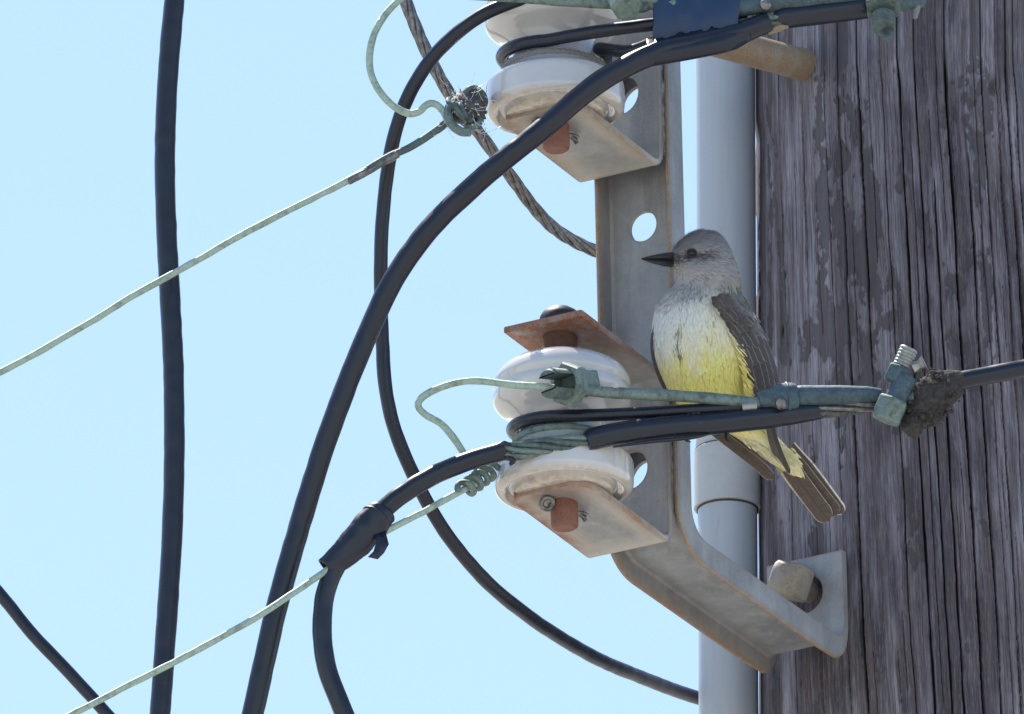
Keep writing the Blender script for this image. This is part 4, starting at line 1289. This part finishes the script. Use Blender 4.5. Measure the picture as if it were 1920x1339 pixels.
# a: 0 = right of the picture, -90 deg = toward the viewer
def lerp3(a, b, t): return tuple(a[i] + (b[i] - a[i]) * t for i in range(3))
def plume_col(px, py, front):
    head = (0.43, 0.405, 0.39); crown = (0.34, 0.32, 0.315); throat = (0.48, 0.465, 0.45); breast = (0.80, 0.79, 0.73)
    yel = (0.97, 0.78, 0.22); pyel = (0.90, 0.80, 0.46); dark = (0.055, 0.05, 0.052); back = (0.17, 0.17, 0.14)
    nz = float(fbm(px / 26.0, py / 40.0, 3, 3)) - 0.5
    n2 = float(fbm(px / 9.0, py / 22.0, 3, 5)) - 0.5
    c = lerp3(crown, head, float(sstep(440, 480, py + nz * 20)))
    # pale cheek and throat
    c = lerp3(c, throat, float(sstep(498, 512, py) * (1 - sstep(1285, 1330, px + nz * 20))) * 0.85)
    # dusky mask from bill through the eye
    t = max(0, min(1, (px - 1262) / 70.0)); my = 486 - 8 * t
    mk = math.exp(-((py - my) / (11.5 - 3 * t)) ** 2) * float(1 - sstep(1322, 1352, px)) * (1 if front < 0.3 else 0)
    c = lerp3(c, dark, 0.92 * mk)
    # pale crescent over the eye
    mk = math.exp(-((py - 464) / 4.0) ** 2 - ((px - 1293) / 16.0) ** 2)
    c = lerp3(c, (0.30, 0.27, 0.24), 0.6 * mk)
    # breast
    c = lerp3(c, breast, float(sstep(538, 582, py + nz * 24 + (px - 1300) * 0.10)))
    yw = float(sstep(545, 705, py + nz * 70 + n2 * 40 + (px - 1300) * 0.6))
    c = lerp3(c, lerp3(pyel, yel, float(sstep(600, 710, py + nz * 60 + (px - 1320) * 0.2))), yw)
    c = lerp3(c, (0.86, 0.80, 0.50), 0.9 * float(sstep(785, 825, py)))
    if 540 < py < 790:
        ix = float(np.interp(py, [540, 557, 598, 645, 690, 735, 780], [1352, 1340, 1363, 1388, 1400, 1405, 1410]))
        c = lerp3(c, (0.20, 0.195, 0.175), float(sstep(ix, ix + 10, px)))
    # sparse dark shaft marks where the breast feathers part
    mk = float(sstep(0.15, 0.27, n2 + 0.4 * nz)) * float(sstep(548, 590, py) * (1 - sstep(660, 710, py)))
    c = lerp3(c, (0.16, 0.16, 0.15), 0.55 * mk)
    mk = math.exp(-((px - 1271 - (py - 630) * 0.02) / 3.2) ** 2 - ((py - 650) / 24.0) ** 2)
    c = lerp3(c, (0.06, 0.06, 0.055), 0.8 * mk)
    mk = math.exp(-((px - 1300 - (py - 552) * -1.6) / 20.0) ** 2 - ((py - 548) / 7.0) ** 2)  # shade of a neck fold put into the colour as a soft band
    c = lerp3(c, (0.13, 0.14, 0.15), 0.45 * mk)
    for k in range(4):  # thin slanting lines paint the shade inside the collar folds
        ly = 566 - k * 9 - (px - 1270) * (0.40 + 0.05 * k)
        mk = math.exp(-((py - ly) / 2.0) ** 2) * float(sstep(1252, 1272, px) * (1 - sstep(1318, 1345, px)))
        c = lerp3(c, (0.12, 0.125, 0.13), 0.6 * mk)
    mk = math.exp(-((px - 1267) / 8.0) ** 2 - ((py - 502) / 5.0) ** 2)
    c = lerp3(c, (0.62, 0.50, 0.30), 0.6 * mk)
    if py < 800: c = lerp3(c, back, float(sstep(0.15, 0.6, front)) * float(sstep(520, 560, py)))
    return c

def leaf(mb, p, dirv, nrm, L, W, lift, col, colt):
    sd = dirv.cross(nrm).normalized()
    q = [p, p + dirv * (L * 0.42) + sd * (W * 0.5) + nrm * (lift * 0.35), p + dirv * (L * 0.45) + nrm * (lift * 0.35 + W * 0.03), p + dirv * (L * 0.42) - sd * (W * 0.5) + nrm * (lift * 0.35),
         p + dirv * (L * 0.82) + sd * (W * 0.32) + nrm * (lift * 0.8), p + dirv * (L * 0.82) - sd * (W * 0.32) + nrm * (lift * 0.8), p + dirv * L + nrm * lift]
    mb.add(q, [(0, 2, 1), (0, 3, 2), (1, 2, 4), (2, 3, 5), (2, 5, 6), (2, 6, 4)], col=[col, col, col, col, colt, colt, colt])

def quill(mb, seq, W, nrm, tipr=0.55, camber=0.12, base=0.45, n=14, skew=0.0):
    """one long feather along seq (points in space); W = full width; rounded tip"""
    path, _ = spline(seq, max(2.0, sum((seq[i + 1] - seq[i]).length for i in range(len(seq) - 1)) / n))
    m = len(path); L = [0.0]
    for i in range(1, m): L.append(L[-1] + (path[i] - path[i - 1]).length)
    vs, fs, uv = [], [], []
    for i, p in enumerate(path):
        f = L[i] / L[-1]
        t = (path[min(i + 1, m - 1)] - path[max(i - 1, 0)]).normalized()
        sd = t.cross(nrm).normalized(); nn = sd.cross(t).normalized()
        wd = W * 0.5 * (base + (1 - base) * float(sstep(0, 0.35, f)))
        rem = L[-1] - L[i]; tr = W * tipr
        if rem < tr: wd *= math.sqrt(max(0.0, 1 - ((tr - rem) / tr) ** 2)) * 0.98 + 0.02
        for k in range(5):
            u = -1 + k / 2
            off = u * wd * (1 + skew * u)
            vs.append(p + sd * off + nn * (camber * W * (1 - u * u) * 0.6)); uv.append((u, f, 0))
    for i in range(m - 1):
        for k in range(4):
            fs.append((i * 5 + k, i * 5 + k + 1, (i + 1) * 5 + k + 1, (i + 1) * 5 + k))
    mb.add(vs, fs, fuv=uv)

def make_bird():
    root = empty('bird', at(1340, 800, BD))
    tag(root, 'grey-headed yellow-bellied bird perched on the cable by the pole, head turned left', 'bird')
    VIEW = Vector((0, -CT, -ST))
    # body: one closed surface from crown to undertail
    NV, NA = 150, 110
    mb = MB(); vs, fs, cl = [], [], []
    for i in range(NV + 1):
        for k in range(NA):
            a = 2 * math.pi * k / NA
            gr = 3.0 * (float(fbm(k / NA * 14, i / 9.0, 3, 4)) - 0.5)
            p, px, py = body_pt(i / NV, a, gr)
            vs.append(p); cl.append(plume_col(px, py, math.sin(a)))
    for i in range(NV):
        for k in range(NA):
            k2 = (k + 1) % NA
            fs.append((i * NA + k, i * NA + k2, (i + 1) * NA + k2, (i + 1) * NA + k))
    fs.append(tuple(range(NA))[::-1]); fs.append(tuple(NV * NA + k for k in range(NA)))
    mb.add(vs, fs, col=cl)
    body = mb.build('body', M['plume'], root, sharp=180)
    # contour plumage
    mb = MB(); rr = random.Random(21)
    for j in range(27000):
        v = rr.uniform(0.01, 0.985); a = rr.uniform(0, 2 * math.pi)
        if math.sin(a) > 0.45: continue
        p, px, py = body_pt(v, a, 0.5)
        pd, _, _ = body_pt(min(1, v + 0.012), a, 0.5); pa, _, _ = body_pt(v, a + 0.03, 0.5)
        d = (pd - p); 
        if d.length < 1e-4: continue
        d.normalize(); s = (pa - p).normalized(); nrm = s.cross(d).normalized()
        cpy, l, r, e, b = body_row(v)
        cen = at((l + r) / 2, max(cpy, 488), BD + e)
        if nrm.dot(p - cen) < 0: nrm = -nrm
        # on the head feathers sweep back from the bill
        if py < 540:
            back = Vector((1, 0.0, -0.25)); back = (back - nrm * back.dot(nrm))
            f = float(1 - sstep(500, 545, py))
            d = (d * (1 - f) + back.normalized() * f).normalized() if back.length > 0.2 else d
            if abs(px - 1296) < 13 and abs(py - 476) < 11 and math.sin(a) < 0: continue
            L = rr.uniform(7, 13) * (1.35 if px > 1325 else 1.0); W = rr.uniform(1.4, 2.8); lift = rr.uniform(0.3, 1.8) + (4.5 * rr.random() ** 2 if (py < 470 or px > 1345) else 0)
        else:
            k = float(sstep(540, 620, py)); L = rr.uniform(11, 16) + 12 * k * rr.random(); W = rr.uniform(1.6, 3.6) + 1.0 * k; lift = rr.uniform(0.15, 0.9) + (1.8 if rr.random() < 0.03 else 0)
        d = (d + s * rr.gauss(0, 0.11)).normalized()
        c = plume_col(px + rr.gauss(0, 3), py + rr.gauss(0, 4), math.sin(a))
        g = rr.uniform(0.92, 1.06); c = tuple(min(0.9, x * g) for x in c)
        t = rr.uniform(0.95, 1.2); ct = tuple(min(0.92, x * t) for x in c)
        leaf(mb, p, d, nrm, L, W, lift, c, ct)
    o = mb.build('plumage', M['plume'], root, sharp=180); o['kind'] = 'stuff'

    # bill: two halves
    def billhalf(name, top):
        mb = MB(); vs, fs = [], []; n = 18; seg = 16
        for i in range(n + 1):
            f = i / n
            px = 1272 - 69.5 * f
            if top:
                yt = 471.5 + 4.0 * f + 8.5 * f * f; yb = 488 - 2.5 * f
                if f > 0.9: yb += (f - 0.9) * 20
            else:
                yt = 488 - 2.4 * f; yb = 502 - 15.2 * f ** 1.9
            hw = 17 * (1 - f) ** 0.75 + 0.8
            cy, hh = (yt + yb) / 2, max(0.5, (yb - yt) / 2)
            for k in range(seg):
                a = 2 * math.pi * k / seg
                ca, sa = math.cos(a), math.sin(a)
                vs.append(at(px, cy + hh * ca, BD - 12 + hw * math.copysign(abs(sa) ** 0.8, sa)))
        for i in range(n):
            for k in range(seg):
                k2 = (k + 1) % seg
                fs.append((i * seg + k, i * seg + k2, (i + 1) * seg + k2, (i + 1) * seg + k))
        fs.append(tuple(range(seg))[::-1]); fs.append(tuple(n * seg + k for k in range(seg)))
        mb.add(vs, fs); mb.build(name, M['bill'], root, sharp=70)
    billhalf('upper_bill', True); billhalf('lower_bill', False)
    mb = MB()
    for k in range(9):                                   # rictal bristles
        y0 = 478 + k * 1.8
        tube(mb, PT([(1268, y0, BD - 26), (1255, y0 + 1 + k * 0.4, BD - 30), (1244 - k, y0 + 4 + k * 0.7, BD - 31)]), [0.7, 0.5, 0.25], 4, 6)
    o = mb.build('bristles', M['bill'], root); o['kind'] = 'stuff'

    # eye with a dark rim
    py = 475.5; px = 1297
    l_, r_ = 1257.5, 1378.5; cx, hw = (l_ + r_) / 2, (r_ - l_) / 2
    ey = BD - 1 - 52 * math.sqrt(1 - ((px - cx) / hw) ** 2)
    c = at(px, py, ey + 4.5)
    mb = MB(); vs, fs = lump(c, 9.6, 9.6, 9.2, 1, 0.0, 1.0, 20, 28)
    nn = []
    mb2 = MB()
    for i in range(21):
        th = math.pi * i / 20
        for k in range(28):
            a = 2 * math.pi * k / 28
            nn.append(c + Vector((math.sin(th) * math.cos(a) * 7.8, math.sin(th) * math.sin(a) * 7.8, math.cos(th) * 7.4)))
    mb2.add(nn, [(i * 28 + k, i * 28 + (k + 1) % 28, (i + 1) * 28 + (k + 1) % 28, (i + 1) * 28 + k) for i in range(20) for k in range(28)])
    eye = mb2.build('eye', M['eye'], root, sharp=180)
    mb = MB(); pts = []
    for k in range(29):
        a = 2 * math.pi * k / 28
        q = c + Vector((8.3 * math.cos(a), -2.6, 7.6 * math.sin(a))); pts.append(q)
    tube(mb, pts, 1.7, 7, smooth=False); mb.build('eye_ring', M['foot'], eye)

    # ------------------------------------------------ wing on the right of the picture
    def inner(v): return [(1333, 556), (1350, 600), (1370, 645), (1388, 690), (1397, 735), (1402, 775)], v
    IN = [(1333, 556), (1357, 598), (1381, 645), (1393, 690), (1399, 735), (1404, 780)]
    OUT = [(1378, 555), (1415, 592), (1438, 642), (1451, 690), (1455, 735), (1461, 780)]
    def interp(A, v):
        x = max(0, min(1, v)) * (len(A) - 1); i = min(len(A) - 2, int(x)); f = x - i
        return (A[i][0] + (A[i + 1][0] - A[i][0]) * f, A[i][1] + (A[i + 1][1] - A[i][1]) * f)
    def wing_pt(u, v, lay=0.0):
        a = interp(IN, v); b = interp(OUT, v)
        px, py = a[0] + (b[0] - a[0]) * u, a[1] + (b[1] - a[1]) * u
        cx = 1320 + (py - 560) * 0.06
        aw = b[0] + 2 - cx; k = min(0.995, max(-0.99, (px - cx) / aw))
        bb = 79 + lay - 0.10 * max(0, py - 640)
        return at(px, py, BD - bb * math.sqrt(1 - k * k) + 2)
    def wing_n(u, v):
        p = wing_pt(u, v); du = wing_pt(min(1.0, u + 0.04), v) - wing_pt(max(0, u - 0.04), v); dv = wing_pt(u, v + 0.03) - wing_pt(u, v - 0.03)
        n = du.cross(dv).normalized()
        return n if n.dot(VIEW) > 0 else -n
    wing = MB(); vs, fs, uv = [], [], []
    NU, NVV = 14, 40
    for i in range(NVV + 1):
        for k in range(NU + 1):
            vs.append(wing_pt(0.04 + 0.93 * k / NU, i / NVV, -3)); uv.append((0.3, i / NVV, 0))
    for i in range(NVV):
        for k in range(NU):
            fs.append((i * (NU + 1) + k, i * (NU + 1) + k + 1, (i + 1) * (NU + 1) + k + 1, (i + 1) * (NU + 1) + k))
    wing.add(vs, fs, fuv=uv)
    wo_ = wing.build('wing', M['covert'], root, sharp=180)
    wo_['label'] = 'folded brown wing with pale-edged feathers'
    rr = random.Random(4)
    def row(n, u0, u1, v0, dv, W, mat, lay, sweep=0.0, jit=0.01):
        for k in range(n):
            f = k / max(1, n - 1); u = u0 + (u1 - u0) * f
            va = v0 + rr.uniform(-jit, jit) + sweep * f
            seq = [wing_pt(u + 0.035 * q, va + dv * q / 4, lay + 0.5 * k + (2.2 * q / 4)) for q in range(5)]
            nn = wing_n(u, min(0.97, va + dv * 0.5))
            mb = MB(); quill(mb, seq, W * rr.uniform(0.88, 1.12), nn, 0.85, 0.06, 0.6, 12)
            mb.build('feather', M[mat], wo_, sharp=180)
    row(8, 0.97, 0.10, 0.52, 0.52, 9.5, 'flight', 0.0, 0.03, 0.015)    # secondaries
    row(4, 0.95, 0.40, 0.36, 0.36, 18, 'flight', 2.5, 0.09, 0.02)      # tertials
    row(5, 0.92, 0.12, 0.30, 0.24, 18, 'covert', 5.5, 0.06, 0.02)    # greater coverts
    row(5, 0.94, 0.10, 0.20, 0.20, 17, 'covert', 7.5, 0.05, 0.025)
    row(6, 0.94, 0.08, 0.12, 0.16, 12.5, 'covert', 9.0, 0.05, 0.025)
    row(5, 0.92, 0.08, 0.05, 0.14, 11.5, 'covert', 10.3, 0.04, 0.02)
    row(4, 0.90, 0.10, -0.01, 0.12, 9.5, 'covert', 11.4, 0.02, 0.015)
    mb = MB()                                                # small soft scale feathers over the shoulder
    for j in range(330):
        v = -0.05 + 0.40 * rr.random() ** 1.3; u = rr.uniform(-0.02, 1.0)
        p = wing_pt(u, v, 11.5 - 9 * max(0, v) + rr.uniform(0, 2.5)); nn = wing_n(min(.95, max(0.05, u)), max(0.02, v))
        d = wing_pt(min(1, u + 0.04), v + 0.05) - wing_pt(u, v); d = (d + Vector((rr.gauss(0, 1.5), 0, rr.gauss(0, 1.5))));
        d = (d - nn * d.dot(nn)).normalized()
        g = rr.uniform(0.75, 1.25); k = float(sstep(0.55, 1.0, u)); c = lerp3((0.085, 0.070, 0.060), (0.21, 0.19, 0.17), k)
        leaf(mb, p, d, nn, rr.uniform(13, 21), rr.uniform(6.5, 10.5), rr.uniform(0.5, 1.4), tuple(x * g for x in c), tuple(x * g * 1.55 for x in c))
    o = mb.build('shoulder_plumes', M['plume'], root, sharp=180); o['kind'] = 'stuff'
    # yellow flank plumes overlapping the wing's front edge
    mb = MB()
    for j in range(260):
        v = rr.uniform(0.05, 0.85); u = rr.uniform(-0.12, 0.10)
        p = wing_pt(u, v, 4 + rr.uniform(0, 5)); d = Vector((0.62 + rr.gauss(0, .15), 0.1, -0.75)).normalized(); nn = wing_n(0.03, v)
        d = (d - nn * d.dot(nn)).normalized()
        a = interp(IN, v); c = plume_col(a[0] - 8, a[1], -1); g = rr.uniform(0.7, 1.15)
        leaf(mb, p, d, nn, rr.uniform(12, 26), rr.uniform(1.6, 3.4), 1.5, tuple(x * g for x in c), tuple(x * g * 1.05 for x in c))
    o = mb.build('flank_plumes', M['plume'], root, sharp=180); o['kind'] = 'stuff'
    # primaries: slim dark tips over the undertail
    for k in range(5):
        s = k * 3.2
        seq = PT([(1440 - s * 0.4, 735, BD - 30 + k), (1446 - s * .5, 780, BD - 26 + k), (1452 - s * .7, 815, BD - 14 + k), (1464 - s * 0.8, 850, BD + 4 + k), (1481 - s * 1.4, 889 - k * 9, BD + 26 + k)])
        mb = MB(); quill(mb, seq, 9.5, VIEW, 1.2, 0.1, 0.9, 36); mb.build('feather', M['flight'], wo_, sharp=180)
    # sunlit tuft beside the wing, the sunlight put into its pale colour
    mb = MB()
    for j in range(70):
        p = at(1448 + rr.uniform(-4, 5), 676 + rr.uniform(-12, 28), BD + 4 + rr.uniform(-4, 6)); d = Vector((rr.gauss(0.12, 0.12), 0.1, -1)).normalized()
        g = rr.uniform(0.4, 0.62); leaf(mb, p, d, VIEW, rr.uniform(10, 18), rr.uniform(1.5, 3), 1, (g, g, g * 0.96), (g, g, g))
    o = mb.build('sunlit_tuft', M['plume'], root, sharp=180); o['kind'] = 'stuff'

    # ------------------------------------------------ other wing: edge along the breast and the tip below the cable
    mb = MB(); vs, fs, uv = [], [], []
    edge = [(1240, 570), (1226, 605), (1221, 640), (1224, 672), (1233, 705), (1251, 738), (1285, 772)]
    for i, (x, y) in enumerate(edge):
        vs += PT([(x - 1.5, y, BD + 6), (x + 10, y - 4, BD - 14), (x + 26, y - 6, BD + 34)]); uv += [(0.2, i / 6, 0)] * 3
    for i in range(len(edge) - 1):
        fs += [(i * 3, i * 3 + 1, i * 3 + 4, i * 3 + 3), (i * 3, i * 3 + 3, i * 3 + 5, i * 3 + 2)]
    mb.add(vs, fs, fuv=uv); w2 = mb.build('wing', M['covert'], root, sharp=180, subsurf=2)
    w2['label'] = 'far wing, brown tip hanging below the cable'
    for k, (dx, dy, W) in enumerate([(8, -2, 10), (0, 0, 10)]):
        seq = PT([(1234 + dx * .2, 590, BD - 20), (1222 + dx * .2, 640, BD - 18 - k), (1230 + dx * .2, 690, BD - 18 - k), (1251 + dx * .4, 738, BD - 16 - k)])
        mb = MB(); quill(mb, seq, W, Vector((-0.8, -0.6, 0)), 0.8, 0.15, 0.7); mb.build('feather', M['flight'], w2, sharp=180)
    tips = [((1292, 770), (1338, 806), (1384, 842), (1424, 874), (1450, 899)), ((1296, 764), (1346, 803), (1392, 842), (1428, 876), (1447, 893)), ((1300, 760), (1352, 800), (1396, 840), (1426, 870), (1440, 884)),
            ((1304, 758), (1358, 800), (1398, 838), (1420, 862), (1430, 872)), ((1306, 756), (1362, 800), (1394, 830), (1410, 846), (1418, 856))]
    for k, tp in enumerate(tips):
        seq = PT([(x, y, BD + 10 + 8 * i + k * 2.2) for i, (x, y) in enumerate(tp)])
        mb = MB(); quill(mb, seq, 21 - k, VIEW, 0.9, 0.10, 0.95, 36); mb.build('feather', M['tailf'], w2, sharp=180)

    # ------------------------------------------------ tail
    tl = MB(); vs, fs = lump(at(1468, 868, BD + 62), 16, 10, 20, 2, 0.0, 1.0, 14, 18); tl.add(vs, fs, col=[(0.4, 0.35, 0.12)] * len(vs))
    tail = tl.build('tail', M['plume'], root, sharp=180)
    tail['label'] = 'closed brown tail with white outer edges'
    feats = [((1482, 836), (1524, 888), (1580, 964), 27, 'tailw', 9), ((1474, 842), (1515, 896), (1570, 966), 30, 'tailf', 6),
             ((1452, 850), (1488, 902), (1543, 970), 24, 'tailw', 4), ((1461, 848), (1500, 904), (1554, 977), 37, 'tailf', 0)]
    for (a, b, c, W, mt, lay) in feats:
        seq = PT([(a[0], a[1], BD + 46 + lay), (b[0], b[1], BD + 66 + lay), (c[0], c[1], BD + 92 + lay)])
        mb = MB(); quill(mb, seq, W, VIEW, 0.55, 0.05, 0.8, 44); mb.build('feather', M[mt], tail, sharp=180)
    # undertail coverts
    mb = MB()
    for j in range(900):
        t = rr.random() * 0.88; x = 1402 + 97 * t + rr.gauss(0, 4.5); y = 812 + 62 * t + rr.gauss(0, 5) - (rr.random() - .5) * 24 * (1 - 0.5 * t)
        p = at(x, y, BD + 2 + 38 * t + rr.uniform(0, 5)); d = (at(1510 + rr.gauss(0, 9), 902, BD + 66) - at(1440, 835, BD + 40)).normalized()
        g = rr.uniform(0.85, 1.1); c = (0.86 * g, 0.80 * g, 0.50 * g)
        leaf(mb, p, d, VIEW, rr.uniform(10, 19), rr.uniform(2, 4.2), 1.0, c, tuple(min(.9, q * 1.06) for q in c))
    o = mb.build('undertail_coverts', M['plume'], root, sharp=180); o['kind'] = 'stuff'

    # ------------------------------------------------ legs and feet on the cable
    for (x0, x1) in ((1312, 1300), (1380, 1376)):
        cy = 797.0
        lb = MB(); tube(lb, PT([(x0 + 8, 735, BD + 6), (x0 + 4, 762, BD - 26), (x1 + 4, 775, BD - 84)]), [13, 7, 4.6], 12, 4)
        leg = lb.build('leg', M['foot'], root)
        for t in (-1, 0, 1):
            xx = x1 + t * 9
            c = at(xx, cy, -104)
            pts = []
            for k in range(6):                                # toe wraps over the top and behind the cable
                a = R_(100 - 22 * k)
                pts.append(c + Vector((t * 0.6 * k, 24.5 * math.cos(a) * 1.0, 24.5 * math.sin(a))))
            mb = MB(); tube(mb, pts, [4.2, 4.4, 4.2, 4, 3.2, 1.5], 9, 3)
            mb.build('toe', M['foot'], leg)
        mb = MB(); tube(mb, PT([(x1 - 10, 808, -78), (x1 - 15, 818, -84), (x1 - 13, 826, -92), (x1 - 4, 829, -98)]), [3.4, 3, 2.3, 0.7], 9, 2); mb.build('claw', M['foot'], leg)
make_bird()
